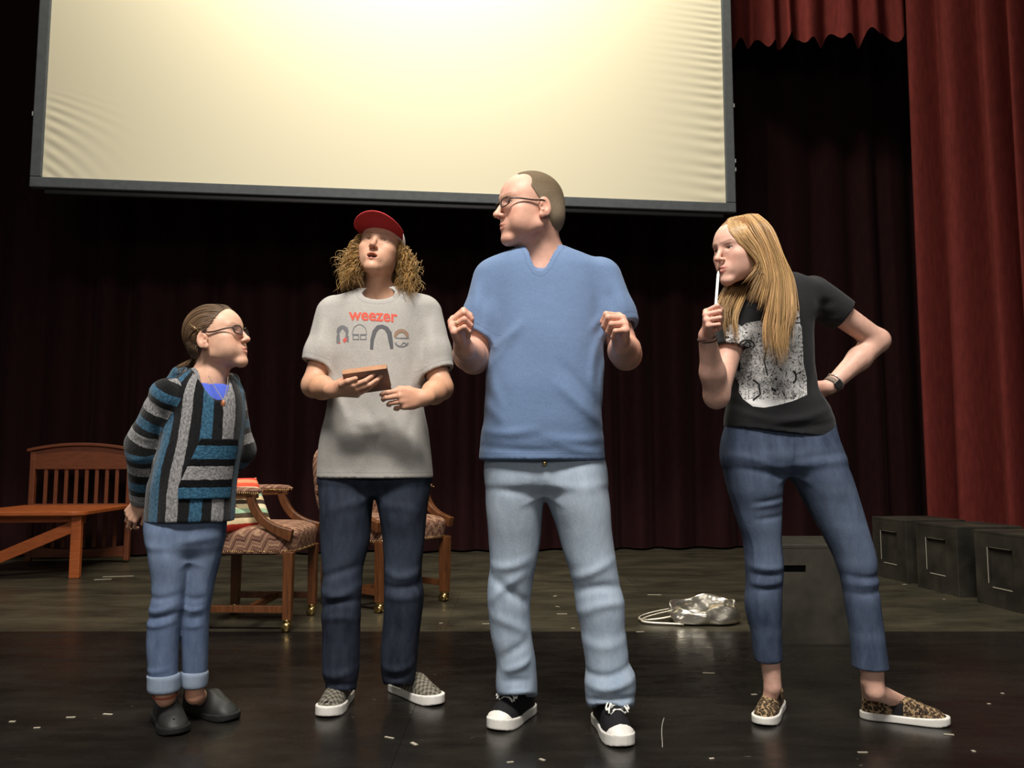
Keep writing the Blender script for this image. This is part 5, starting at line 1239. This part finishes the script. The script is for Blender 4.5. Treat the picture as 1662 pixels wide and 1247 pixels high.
    fade = .22 + .5 * np.exp(-((V4[:, 2] - .66) / .17) ** 2) * (V4[:, 1] < 2.88) * np.exp(-((V4[:, 0] - np.interp(V4[:, 2], [.4, .9], [1.06, .98])) / .40) ** 2) + .16 * np.sin(V4[:, 2] * 26) ** 8
    to_obj('jeans', V4, F4, denim('blue_stretch_denim', L(36, 45, 66), L(116, 131, 156), .8), root, {'fade': fade})
    # leopard slip-ons
    lp = MT('leopard_cloth', .85, .2); vo = lp.n('TexVoronoi', feature='F1'); vo.inputs['Scale'].default_value = 95; lp.k(lp.pos(), vo.inputs['Vector']); no = lp.noise(lp.pos(), 150, 3, .6, 1.5)
    dd = lp.math('ADD', vo.outputs['Distance'], lp.math('MULTIPLY', lp.math('SUBTRACT', no, .5), .9))
    base = lp.ramp(dd, [(0, L(96, 74, 52)), (.22, L(96, 74, 52)), (.26, L(36, 28, 24)), (.52, L(40, 32, 26)), (.58, L(142, 118, 88)), (1, L(160, 136, 104))])
    gore = lp.math('MULTIPLY', lp.math('MULTIPLY', lp.math('GREATER_THAN', lp.attr('sv'), .098), lp.math('LESS_THAN', lp.attr('sv'), .132)), lp.math('GREATER_THAN', lp.math('ABSOLUTE', lp.attr('su')), .026))
    lp.set('Base Color', lp.mix(gore, base, L(30, 28, 28))); lp = lp.m
    for heel, toe in ((FL(1263, 1144), FL(1240, 1181)), (FL(1397, 1165), FL(1541, 1178))): shoe(root, heel, toe, .088, lp, .026, None, .056, collar=.043, low=.012, rise=.006)
    # bracelet and watch
    a, b, c, f, n, sd, cu, th = arms[0]; ax = nrm(c - b); x = nrm(np.cross(ax, (0, 1, 0))); y = np.cross(ax, x)
    for k in range(2): MB().tube([c - ax * (.006 + .008 * k) + (.0295 + .001 * k) * (math.cos(t) * x + math.sin(t) * y) + ax * .006 * math.sin(t + k) for t in np.linspace(0, 2 * math.pi, 28, endpoint=False)], .0016, 6, True).build('bracelet', plain('dark_cord', L(50, 30, 28), .7), root, True)
    a, b, c, f, n, sd, cu, th = arms[1]; ax = nrm(c - b); x = nrm(np.cross(ax, (0, 1, 0))); y = np.cross(ax, x); we = part_empty('watch', root, c)
    def band(u, v): t = 2 * math.pi * u; return c - ax * (.012 - .016 * (v - .5)) + .0305 * (math.cos(t) * x + math.sin(t) * y)
    MB().grid(band, 36, 3, True).build('watch_band', plain('grey_watch_band', L(120, 106, 94), .6), we, True, solid=.003)
    fd = nrm(np.array((0, -1, -.25)) - ax * (np.array((0, -1, -.25)) @ ax)); sd_ = np.cross(fd, ax)
    MB().box(c - ax * .012 + fd * .034, (.026, .030, .008), np.array([sd_, ax, fd]).T).build('watch_case', plain('dark_watch', L(42, 40, 40), .25, .6), we, bevel=.003)
    MB().tube([c - ax * .030 + .0325 * (math.cos(t) * x + math.sin(t) * y) for t in np.linspace(0, 2 * math.pi, 28, endpoint=False)], .0022, 6, True).build('bangle', plain('silver_bangle', L(226, 222, 216), .25, .5, .7), root, True)
    # pen
    tip = P(1166, 440, 2.665); H, tips = hb_[0]; pb_ = P(1153, 486, 2.585); pb_ = H.w((.030, .088, -.030)); d = nrm(tip - pb_); e0 = tip - d * .165
    pe = empty('stylus_pen', e0); tag(pe, 'white stylus pen held to the lips of the woman', 'pen'); Rz = frame(d, (1, 0, .1)); Rp = np.array([Rz[:, 0], -Rz[:, 2], Rz[:, 1]]).T
    MB().lathe([(.0035, 0), (.0045, .003), (.0045, .148)], e0, 14, Rp).build('barrel', plain('white_plastic', L(240, 238, 234), .3), pe, True)
    MB().lathe([(.0045, .1485), (.0040, .153), (.0020, .161), (.0008, .165)], e0, 14, Rp).build('tip', plain('white_tip', L(226, 224, 220), .35), pe, True)
    # hair
    rnd = np.random.RandomState(3)
    near = [[(1180, 352, 2.735), (1184, 372, 2.690), (1208, 402, 2.672), (1228, 427, 2.668), (1214, 448, 2.672), (1196, 470, 2.68), (1190, 505, 2.68)],
            [(1190, 348, 2.74), (1200, 370, 2.684), (1226, 405, 2.665), (1238, 440, 2.660), (1226, 480, 2.655), (1210, 520, 2.655), (1204, 566, 2.662)],
            [(1204, 344, 2.75), (1222, 368, 2.684), (1242, 408, 2.664), (1250, 450, 2.660), (1244, 492, 2.655), (1236, 535, 2.655), (1240, 580, 2.660)],
            [(1214, 342, 2.76), (1238, 368, 2.698), (1256, 412, 2.680), (1264, 455, 2.672), (1262, 498, 2.662), (1258, 548, 2.658), (1268, 602, 2.662)],
            [(1222, 342, 2.79), (1250, 370, 2.74), (1266, 412, 2.715), (1277, 458, 2.700), (1279, 500, 2.685), (1272, 545, 2.672), (1276, 590, 2.672)],
            [(1224, 343, 2.82), (1254, 372, 2.80), (1270, 414, 2.78), (1287, 460, 2.76), (1290, 498, 2.73), (1282, 530, 2.70), (1274, 552, 2.69)]]
    far = [[(1185, 351, 2.77), (1176, 366, 2.81), (1186, 400, 2.84), (1196, 440, 2.83), (1178, 470, 2.77), (1166, 500, 2.735), (1164, 532, 2.72)],
           [(1196, 347, 2.78), (1190, 366, 2.83), (1204, 410, 2.86), (1206, 448, 2.82), (1194, 480, 2.755), (1182, 515, 2.72), (1188, 552, 2.705)],
           [(1210, 344, 2.79), (1215, 372, 2.86), (1225, 420, 2.88), (1222, 458, 2.81), (1208, 490, 2.745), (1200, 528, 2.71), (1210, 575, 2.695)]]
    lines, cols = [], []
    def sm(g, n=26):
        g = np.array(g); t = np.linspace(0, 1, len(g)); return np.stack([pchip(t, g[:, k], np.linspace(0, 1, n)) for k in range(3)], 1)
    gn = [sm([P(*q) for q in g]) for g in near]; gf = [sm([P(*q) for q in g]) for g in far]
    for G_, cnt in ((gn, 1050), (gf, 240)):
        for i in range(cnt):
            u = rnd.rand() * (len(G_) - 1); k = int(u); f_ = u - k; p = G_[k] * (1 - f_) + G_[k + 1] * f_; n = len(p); t = np.linspace(0, 1, n)[:, None]
            off = rnd.normal(size=3) * (.0025, .006, .0025); ph = rnd.rand(3) * 6; cl = math.floor(u * 5) ; rs = np.random.RandomState(cl + 50); cw = rs.normal(size=3) * .010
            p = p + off * (.15 + 2.2 * t) + .0035 * np.sin(t * 7 + ph) * t + cw * t ** 2
            e = int(n * rnd.uniform(.54 if u < 2.2 and G_ is gn else .76, .74 if u < 2.2 and G_ is gn else 1.0)); p = p[:e]; lines.append(p)
            b_ = np.array(L(200, 162, 112)[:3]) * rs.uniform(.62, 1.2) * rnd.uniform(.65, 1.25); b_ *= (1, rnd.uniform(.92, 1.02), rnd.uniform(.85, 1.0)); cols.append(b_)
    lines = push_out(lines, S.ev); hc = w((0, -.01, .03)); lines = [np.concatenate([l[:1] + (hc - l[:1]) * .09, l[1:]]) for l in lines]
    ho = strands('hair', HAIR, root, lines, .00125, .0009, 4, cols); tag(ho, kind='stuff')
    for q, rr in (([(1226, 424, 2.664), (1222, 438, 2.66), (1212, 446, 2.662), (1200, 447, 2.668)], .0016), ([(1230, 440, 2.662), (1222, 456, 2.66), (1210, 462, 2.664), (1197, 462, 2.672)], .0015)):
        pass
    C = SDF(); C.fr(o, R, sc); C.ell((0, -.010, .046), (.080, .104, .092), 0); C.ell((0, -.055, -.035), (.070, .052, .085), .03); C.ell((0, .112, -.005), (.085, .075, .118), .012, 's'); C.ell((0, .06, -.09), (.075, .07, .06), .01, 's'); C.fr()
    v, f = sdf_mesh(C, .0032); hb = MT('blond_hair_underlayer', .5, .4); nn = hb.noise(hb.pos((1, 1, .2)), 130, 3); hb.set('Base Color', hb.ramp(nn, [(.3, L(112, 74, 40)), (.7, L(168, 120, 70))])); hb.bump(nn, .6, .004)
    to_obj('hair_underlayer', v, f, hb.m, ho)
    return root
woman = build_woman()
# ------------------------------------------------------------------ the girl in the striped hooded pullover
def build_girl():
    root = empty('person', FL(295, 1165)); tag(root, 'girl with glasses and tied-back brown hair in a striped woven hooded pullover, looking up', 'person')
    o = P(352, 556, 2.87); R = frame((.965, -.13, .20)); sc = .99
    S = SDF(); head(S, o, R, sc, eye=.5, jaw=.86, brow=.6, nose=.55, fem=1, lips=.9, chub=1)
    w = lambda p: o + R @ (np.asarray(p) * sc); nb = P(340, 617, 2.89)
    S.cone(w((0, -.030, -.035)), nb, .043, .050, .03); S.cone(w((0, .025, -.065)), nb + (.02, -.01, .0), .020, .030, .03)
    S.cone(nb, P(308, 820, 2.88), .06, .075, .03)
    sh, el, wr = P(272, 645, 2.82), P(236, 722, 2.87), P(232, 812, 2.955); sh2, el2, wr2 = P(372, 645, 2.96), P(388, 730, 3.0), P(330, 800, 3.05)
    for a, b, c in ((sh, el, wr), (sh2, el2, wr2)): S.cone(nb, a, .04, .04, .03); S.chain([a, b, c], [.04, .036, .024], .02)
    for lg in ([(275, 880, 2.87), (271, 980, 2.84), (266, 1080, 2.82), (268, 1131, 2.83)], [(330, 880, 2.89), (320, 980, 2.90), (316, 1075, 2.90), (316, 1128, 2.91)]):
        q = [P(*g) for g in lg]; S.cone(P(308, 820, 2.88), q[0], .05, .05, .03); S.chain(q, [.045, .028, .028, .030], .006)
    S.cone(P(268, 1131, 2.83), FL(276, 1172) + (0, 0, .045), .029, .026, .012); S.cone(P(316, 1128, 2.91), FL(332, 1157) + (0, 0, .045), .029, .026, .012)
    bb, H, tips = hand(S, wr, (-.42, .10, -.55), (.1, -.75, .1), 'R', [(35, 30, 15), (28, 25, 15), (35, 30, 15), (45, 30, 15)], 4, None, .84, .84)
    b2, H2, t2 = hand(S, wr2, (-.8, .1, .1), (0, 1, .1), 'L', [(30, 30, 15)] * 4, 1, None, .84, .84)
    V, F = multires(S, .0075, [(o - (.128, .128, .20), o + (.15, .14, .15), .0022), (bb[0] - .004, bb[1] + .004, .0025)])
    skin = L(224, 178, 152); sk = np.array(skin[:3]); it = face_paint(o, R, sc, skin, L(196, 128, 116), L(110, 84, 62), 0, .5, .25)
    for pp in ((268, 1140, 2.83), (316, 1128, 2.91)): it.append((P(*pp), None, (.07, .07, .09), tuple(sk * (1.02, .80, .72)), .5, .5))
    to_obj('body', V, F, SKIN, root, None, paint(V, skin, it)); eyes(root, o, R, sc, (.97, -.1, .15))
    # woven pullover
    rows = rowsof([(602, 306, 366, .050), (612, 290, 380, .072), (628, 274, 390, .090), (650, 266, 396, .104), (680, 262, 396, .110), (720, 258, 391, .116), (760, 250, 384, .120), (800, 244, 379, .122), (830, 241, 377, .122), (846, 240, 375, .122)], 2.89)
    TB = SDF(); TB.loft(rows, 0, n=2.3, yaw=0.0)
    SL = SDF(); SL.chain([sh, el, wr + (0, 0, .012)], [.064, .062, .044], .03)
    S2 = SDF(); S2.chain([sh2, el2, wr2], [.056, .052, .040], .03)
    T = SDF(); T.sub(TB, 0); T.sub(S2, .02); T.sub(SL, .018)
    HD = SDF(); HD.cone(P(292, 606, 2.97), P(330, 600, 2.99), .030, .032, 0); HD.cone(P(285, 622, 2.98), P(300, 606, 3.0), .035, .03, .02); HD.cone(P(378, 616, 2.93), P(390, 640, 2.90), .020, .016, .02); HD.cone(P(330, 600, 2.99), P(378, 616, 2.93), .028, .020, .02); HD.cone(P(298, 604, 2.93), P(322, 604, 2.84), .022, .016, .02); HD.cone(P(322, 604, 2.84), P(340, 630, 2.78), .016, .010, .02)
    T.sub(HD, .015)
    nh = SDF(); nh.cone(P(344, 612, 2.87), P(352, 575, 2.87), .056, .070, 0); nh.chain([P(350, 612, 2.82), P(360, 648, 2.77), P(366, 682, 2.755)], [.050, .030, .006], .01)
    T.ops.append(('s', nh.ev, np.array((-1.6, 2.4, .8)), np.array((-.6, 3.2, 1.6)), .003))
    zh = rows[-1][0] if rows[0][0] > rows[-1][0] else rows[0][0]; zh = min(r[0] for r in rows)
    wn = nrm(wr - el); T.plane(wr + wn * .014, wn, lo=wr - .08, hi=wr + .08)
    for pts, am, sg in (([(268, 700), (262, 740), (248, 775)], -.012, .010), ([(225, 690), (245, 715), (262, 712)], .008, .012), ([(215, 745), (235, 755), (258, 742)], .008, .012), ([(215, 775), (232, 785), (250, 772)], -.006, .010), ([(290, 700), (285, 760), (262, 800)], .007, .016), ([(330, 690), (320, 760), (300, 820)], .005, .016), ([(375, 690), (372, 750)], .006, .012), ([(250, 640), (275, 660), (285, 690)], -.006, .012)):
        T.fold(pts, am, sg, 2.88)
    T.rings(T.box(), .004, 22, 31); T.plane((0, 0, zh), (0, 0, -1))
    V3, F3 = sdf_mesh(T, .0046)
    # cloth coordinates: round the body, along the sleeves
    zz = np.array(sorted(rows)); cx = np.interp(V3[:, 2], zz[:, 0], zz[:, 1]); cy = np.interp(V3[:, 2], zz[:, 0], zz[:, 2])
    phi = np.arctan2(V3[:, 0] - cx, -(V3[:, 1] - cy)); a_ = np.interp(V3[:, 2], zz[:, 0], zz[:, 3])
    u = phi * .135 + .10 * np.clip((V3[:, 2] - 1.10) / .12, 0, 1.5) * 0
    def along(p, pts):
        best = np.full(len(p), 9.); s = np.zeros(len(p)); acc = 0
        for a, b in zip(pts[:-1], pts[1:]):
            d = b - a; l = np.linalg.norm(d); t = np.clip((p - a) @ d / (l * l), 0 if acc else -.5, 1); q = np.linalg.norm(p - a - t[:, None] * d, axis=1); m = q < best; best = np.where(m, q, best); s = np.where(m, acc + t * l, s); acc += l
        return s
    sl = np.minimum(SL.ev(V3), S2.ev(V3)); tb = TB.ev(V3); reg = np.clip((tb - sl) / .02 + .15, -1, 1)
    far = S2.ev(V3) < SL.ev(V3); av = np.where(far, along(V3, [sh2, el2, wr2]), along(V3, [sh, el, wr]))
    hood = np.clip((tb - HD.ev(V3)) / .01, -1, 1) * (nh.ev(V3) < .08)
    seam = nh.ev(V3)
    bj = MT('woven_serape_cloth', .95, .1)
    blk, blu, gry = L(19, 19, 21), L(52, 90, 114), L(136, 134, 134)
    fuzz = bj.noise(bj.pos((1, 1, .55)), 170, 3, .75); fz2 = bj.noise(bj.pos(), 60, 2)
    def bands(val, per, off, st):
        wv = bj.math('ADD', val, bj.math('MULTIPLY', bj.math('SUBTRACT', fz2, .5), .006)); fr_ = bj.math('FRACT', bj.math('ADD', bj.math('DIVIDE', wv, per), off + 20)); return bj.ramp(fr_, st, 'CONSTANT')
    st = [(0, blk), (.16, blu), (.42, blk), (.62, gry), (.90, blk)]
    body = bands(bj.attr('u'), .157, .873, st); slv = bands(bj.attr('av'), .118, .42, [(0, blk), (.14, blu), (.40, blk), (.58, gry), (.88, blk)])
    c = bj.mix(bj.math('GREATER_THAN', bj.attr('reg'), 0.0), body, slv)
    c = bj.mix(bj.math('LESS_THAN', bj.math('ABSOLUTE', bj.attr('reg')), .07), c, blk)
    hd = bands(bj.attr('seam'), .085, .0, [(0, gry), (.14, blk), (.42, blu), (.70, blk)]); c = bj.mix(bj.math('GREATER_THAN', bj.attr('hood'), .1), c, hd)
    c = bj.mix(1, c, bj.ramp(fuzz, [(.32, G(.35)), (.5, G(.95)), (.68, G(1.5))]), 'MULTIPLY')
    bj.set('Base Color', c); bj.set('Sheen Weight', .2); bj.bump(fuzz, .8, .004)
    to_obj('hooded_pullover', V3, F3, bj.m, root, {'u': u, 'av': av, 'reg': reg, 'hood': hood, 'seam': seam})
    # kangaroo pocket with crosswise bands
    PK = SDF(); PK.sub(TB, 0); PK.ops.append(('d', lambda p: -.009 + 0 * p[:, 0], np.array([-99.] * 3), np.array([99.] * 3), 0)); PK.rings(PK.box(), .004, 22, 31)
    q0 = P(345, 712, 2.77); PK.plane(q0, (0, 0, 1)); PK.plane(P(300, 811, 2.77), (0, 0, -1)); PK.plane(P(0, 0, 2.885), (0, 1, 0)) if False else PK.plane((0, 2.86, 0), (0, 1, 0))
    PK.plane(P(293, 790, 2.8), (-1, -.2, 0)); PK.plane(P(316, 745, 2.8), (-.92, 0, .38)); PK.plane(P(382, 760, 2.80), (1, .2, 0))
    v, f = sdf_mesh(PK, .0042); pk = MT('pocket_cloth', .95, .1); sp = pk.n('SeparateXYZ'); pk.k(pk.n('NewGeometry').outputs['Position'], sp.inputs[0])
    z0 = P(300, 811, 2.77)[2]; hgt = q0[2] - z0; fu = pk.noise(pk.pos((.55, 1, 1)), 170, 3, .75); f2 = pk.noise(pk.pos(), 60, 2)
    tt = pk.math('DIVIDE', pk.math('SUBTRACT', pk.math('ADD', sp.outputs[2], pk.math('MULTIPLY', pk.math('SUBTRACT', f2, .5), .006)), z0), hgt)
    c = pk.ramp(tt, [(0, blu), (.19, blk), (.32, gry), (.54, blk), (.66, blu), (.88, blk)], 'CONSTANT'); pk.set('Base Color', pk.mix(1, c, pk.ramp(fu, [(.32, G(.35)), (.5, G(.95)), (.68, G(1.5))]), 'MULTIPLY')); pk.bump(fu, .8, .004)
    to_obj('pocket', v, f, pk.m, root)
    # blue undershirt and pendant
    U = SDF(); U.loft([(z, x, y, a - .012, b - .012) for z, x, y, a, b in rows], 0, n=2.3); U.ops.append(('s', lambda p: (SDF().cone(P(344, 612, 2.87), P(352, 575, 2.87), .058, .07, 0)).ev(p), np.array([-99.] * 3), np.array([99.] * 3), .002)); U.plane(P(350, 618, 2.8), (0, .2, 1)); U.plane(P(350, 720, 2.8), (0, 0, -1))
    v, f = sdf_mesh(U, .005); to_obj('undershirt', v, f, plain('blue_cotton', L(74, 96, 200), .8), root)
    ne = part_empty('necklace', root, P(362, 650, 2.75)); cord = [P(338, 610, 2.815), P(347, 626, 2.785), P(356, 640, 2.768), P(362, 650, 2.752), P(366, 640, 2.765), P(369, 626, 2.785), P(370, 612, 2.81)]
    MB().tube(smooth_line(cord, 30), .0012, 6).build('cord', plain('necklace_cord', L(150, 130, 110), .5), ne, True); K = SDF(); K.ell(P(362, 655, 2.750), (.008, .004, .012), 0); v, f = sdf_mesh(K, .002, it=2); to_obj('pendant', v, f, plain('copper_pendant', L(190, 120, 84), .35, .5, .5), ne)
    # jeans with rolled cuffs
    J = SDF()
    LT = [(828, 240, 304, .055), (865, 240, 306, .078), (900, 244, 307), (950, 248, 301), (985, 246, 297), (1003, 243, 293), (1040, 240, 288), (1090, 243, 287), (1112, 244, 288)]
    RT = [(828, 302, 365, .055), (865, 300, 362, .078), (900, 306, 358), (950, 302, 346), (1000, 297, 339), (1050, 297, 337), (1106, 297, 334)]
    for tb_, ys in ((LT, (2.87, 2.82)), (RT, (2.89, 2.90))): A = SDF(); A.loft(rowsof(tb_, ys, (1.40, 1.05)), 0); J.sub(A, .015)
    J.loft(rowsof([(828, 244, 361, .082), (860, 244, 358, .088), (885, 252, 350, .078), (905, 280, 330, .04)], 2.88), .04, n=2.3)
    for pts, am, sg in (([(246, 985), (270, 992), (296, 978)], .006, .007), ([(246, 998), (270, 1002), (296, 990)], -.007, .006), ([(246, 1008), (268, 1014), (292, 1004)], .006, .006), ([(300, 988), (320, 995), (340, 985)], .006, .007), ([(300, 1002), (320, 1008), (340, 996)], -.006, .006), ([(300, 1016), (320, 1020), (338, 1012)], .005, .006), ([(250, 965), (272, 972), (298, 962)], -.005, .008), ([(304, 970), (322, 975), (342, 968)], -.005, .007), ([(300, 880), (330, 875), (358, 870)], .004, .01), ([(243, 880), (262, 890), (285, 885)], .004, .01), ([(245, 1080), (268, 1084), (286, 1078)], .004, .006)):
        J.fold(pts, am, sg, 2.86)
    J.rings(J.box(), .0022, 30, 41); V4, F4 = sdf_mesh(J, .0044)
    fade = .30 + .35 * np.exp(-((V4[:, 2] - .56) / .14) ** 2) * (V4[:, 1] < 2.86)
    dn = denim('mid_blue_denim', L(54, 70, 100), L(138, 155, 182), .8); to_obj('jeans', V4, F4, dn, root, {'fade': fade})
    for tb_, y in (([(1094, 240, 289), (1100, 241, 291), (1116, 241, 291), (1122, 243, 290)], 2.82), ([(1088, 295, 335), (1094, 294, 337), (1109, 294, 336), (1115, 296, 335)], 2.90)):
        C = SDF(); r = rowsof(tb_, y, 1.05); C.loft(r, 0); q = r[-1]; C.cone((q[1], q[2], q[0] - .04), (q[1], q[2], q[0] + .018), q[3] - .007, q[3] - .008, .002, 's'); v, f = sdf_mesh(C, .003, it=2)
        to_obj('rolled_cuff', v, f, denim('pale_denim_reverse', L(104, 118, 140), L(166, 178, 194), .8), root, {'fade': np.full(len(v), .5)})
    MB().tube([P(268, 1128, 2.83) + .0375 * np.array((math.cos(t), math.sin(t), .12 * math.sin(t))) for t in np.linspace(0, 2 * math.pi, 24, endpoint=False)], .0028, 6, True).build('anklet', plain('orange_anklet', L(188, 96, 66), .7), root, True)
    clog = plain('matte_black_leather', L(40, 41, 40), .55, .35, var=.15, vs=40)
    for heel, toe in ((FL(259, 1162), FL(292, 1195)), (FL(300, 1153), FL(384, 1170))): shoe(root, heel, toe, .100, clog, .020, plain('black_sole', L(22, 22, 22), .7), .070, collar=.044, low=.006, rise=.008)
    # hair: drawn back in strands to a tie at the nape
    rnd = np.random.RandomState(5); cen = np.array((0, -.012, .046)); rad = np.array((.0795, .103, .0915)); tie = np.array((0, -.108, -.050)); td = nrm((tie - cen) / rad); lines, cols = [], []
    hl = [(0, .066, .112), (.030, .065, .107), (.052, .052, .088), (.064, .036, .062), (.070, .020, .042), (.076, .002, .036), (.078, -.014, .034), (.074, -.030, .0), (.062, -.045, -.028), (.04, -.055, -.045)]
    hlm = np.array(hl)
    for i in range(760):
        s = rnd.choice((-1, 1)); t = rnd.rand() ** .9 * (len(hl) - 1); k = min(int(t), len(hl) - 2); q = hlm[k] + (hlm[k + 1] - hlm[k]) * (t - k); q = q + rnd.normal(size=3) * .003; q = q * (s, 1, 1)
        d0 = (q - cen) / rad; r0_ = np.linalg.norm(d0); d0 = d0 / r0_; st_ = rnd.uniform(0, .5) if rnd.rand() < .45 else 0; wz = float(np.clip(d0[2] / .75, 0, 1)); md = nrm((s * (.95 * (1 - wz)) + d0[0] * .9 * wz, -.40, .12 + .85 * wz if d0[2] > -.1 else d0[2] * .7)) * 1.25; tt = np.linspace(st_, 1, 24)[:, None]
        dd = (1 - tt) ** 2 * d0 + 2 * tt * (1 - tt) * md + tt ** 2 * td; dd = dd / np.linalg.norm(dd, axis=1)[:, None]; lift = 1.0 + rnd.uniform(.0, .035) * np.sin(np.clip(tt, .02, 1) * math.pi); r = (r0_ + (1 - r0_) * np.clip(tt * 5, 0, 1)) * lift
        pl = cen + dd * rad * r; pl = pl * (1 - tt ** 8) + tie * tt ** 8; lines.append(np.array([w(x) for x in pl])); cols.append(np.array(L(104, 80, 58)[:3]) * rnd.uniform(.6, 1.35))
    tw = w(tie); HF = SDF(); head(HF, o, R, sc, ears=(), jaw=.86, brow=.6, fem=1)
    for i in range(130):
        a0 = tw + rnd.normal(size=3) * .005; m1 = P(316 + rnd.normal() * 3, 584 + rnd.normal() * 3, 2.93); e1 = P(rnd.uniform(286, 318), rnd.uniform(592, 606), rnd.uniform(2.90, 2.98)); ph = rnd.rand() * 6; t = np.linspace(0, 1, 20)[:, None]
        lines.append((1 - t) ** 2 * a0 + 2 * (1 - t) * t * m1 + t * t * e1 + .004 * np.sin(t * 8 + ph) * t); cols.append(np.array(L(136, 108, 76)[:3]) * rnd.uniform(.6, 1.3))
    lines = push_out(lines, HF.ev)
    ho = strands('hair', HAIR, root, lines, .0014, .0011, 4, cols); tag(ho, kind='stuff')
    C = SDF(); C.fr(o, R, sc); C.ell((0, -.012, .046), (.0785, .101, .0905), 0); C.ell((0, .040, .046), (.0625, .056, .060), .03); C.ell((0, -.06, -.005), (.060, .045, .052), .02)
    for s in (-1, 1): C.ell((s * .085, -.008, -.005), (.020, .034, .036), .006, 's'); C.ell((s * .072, .040, -.02), (.030, .045, .075), .01, 's')
    C.plane((0, .062, .097), (0, .79, -.61)); C.plane((0, -.06, -.05), (0, .25, -1)); C.fr()
    v, f = sdf_mesh(C, .003); hb = MT('brown_hair_underlayer', .5, .4); nn = hb.noise(hb.pos((.3, .3, 1)), 120, 3); hb.set('Base Color', hb.ramp(nn, [(.3, L(58, 44, 33)), (.7, L(98, 76, 56))])); to_obj('hair_underlayer', v, f, hb.m, ho)
    tp = w(tie); MB().tube([tp + .014 * np.array((math.cos(t) * .6, math.sin(t), -.2 + .9 * math.cos(t))) for t in np.linspace(0, 2 * math.pi, 16, endpoint=False)], .004, 6, True).build('hair_tie', plain('brown_hair_tie', L(96, 78, 60), .7), root, True)
    MB().tube([w((.086, -.045, .062)), w((.089, -.030, .048)), w((.088, -.018, .034))], .0016, 6).build('bobby_pin', plain('gold_hairpin', L(190, 160, 110), .3, .5, .6), root, True)
    glasses(root, o, R, sc, L(44, 26, 22), .0235, .0150, .018, (.62, .52, .50, 1), tz=.010, rr_=.0021)
    return root
girl = build_girl()
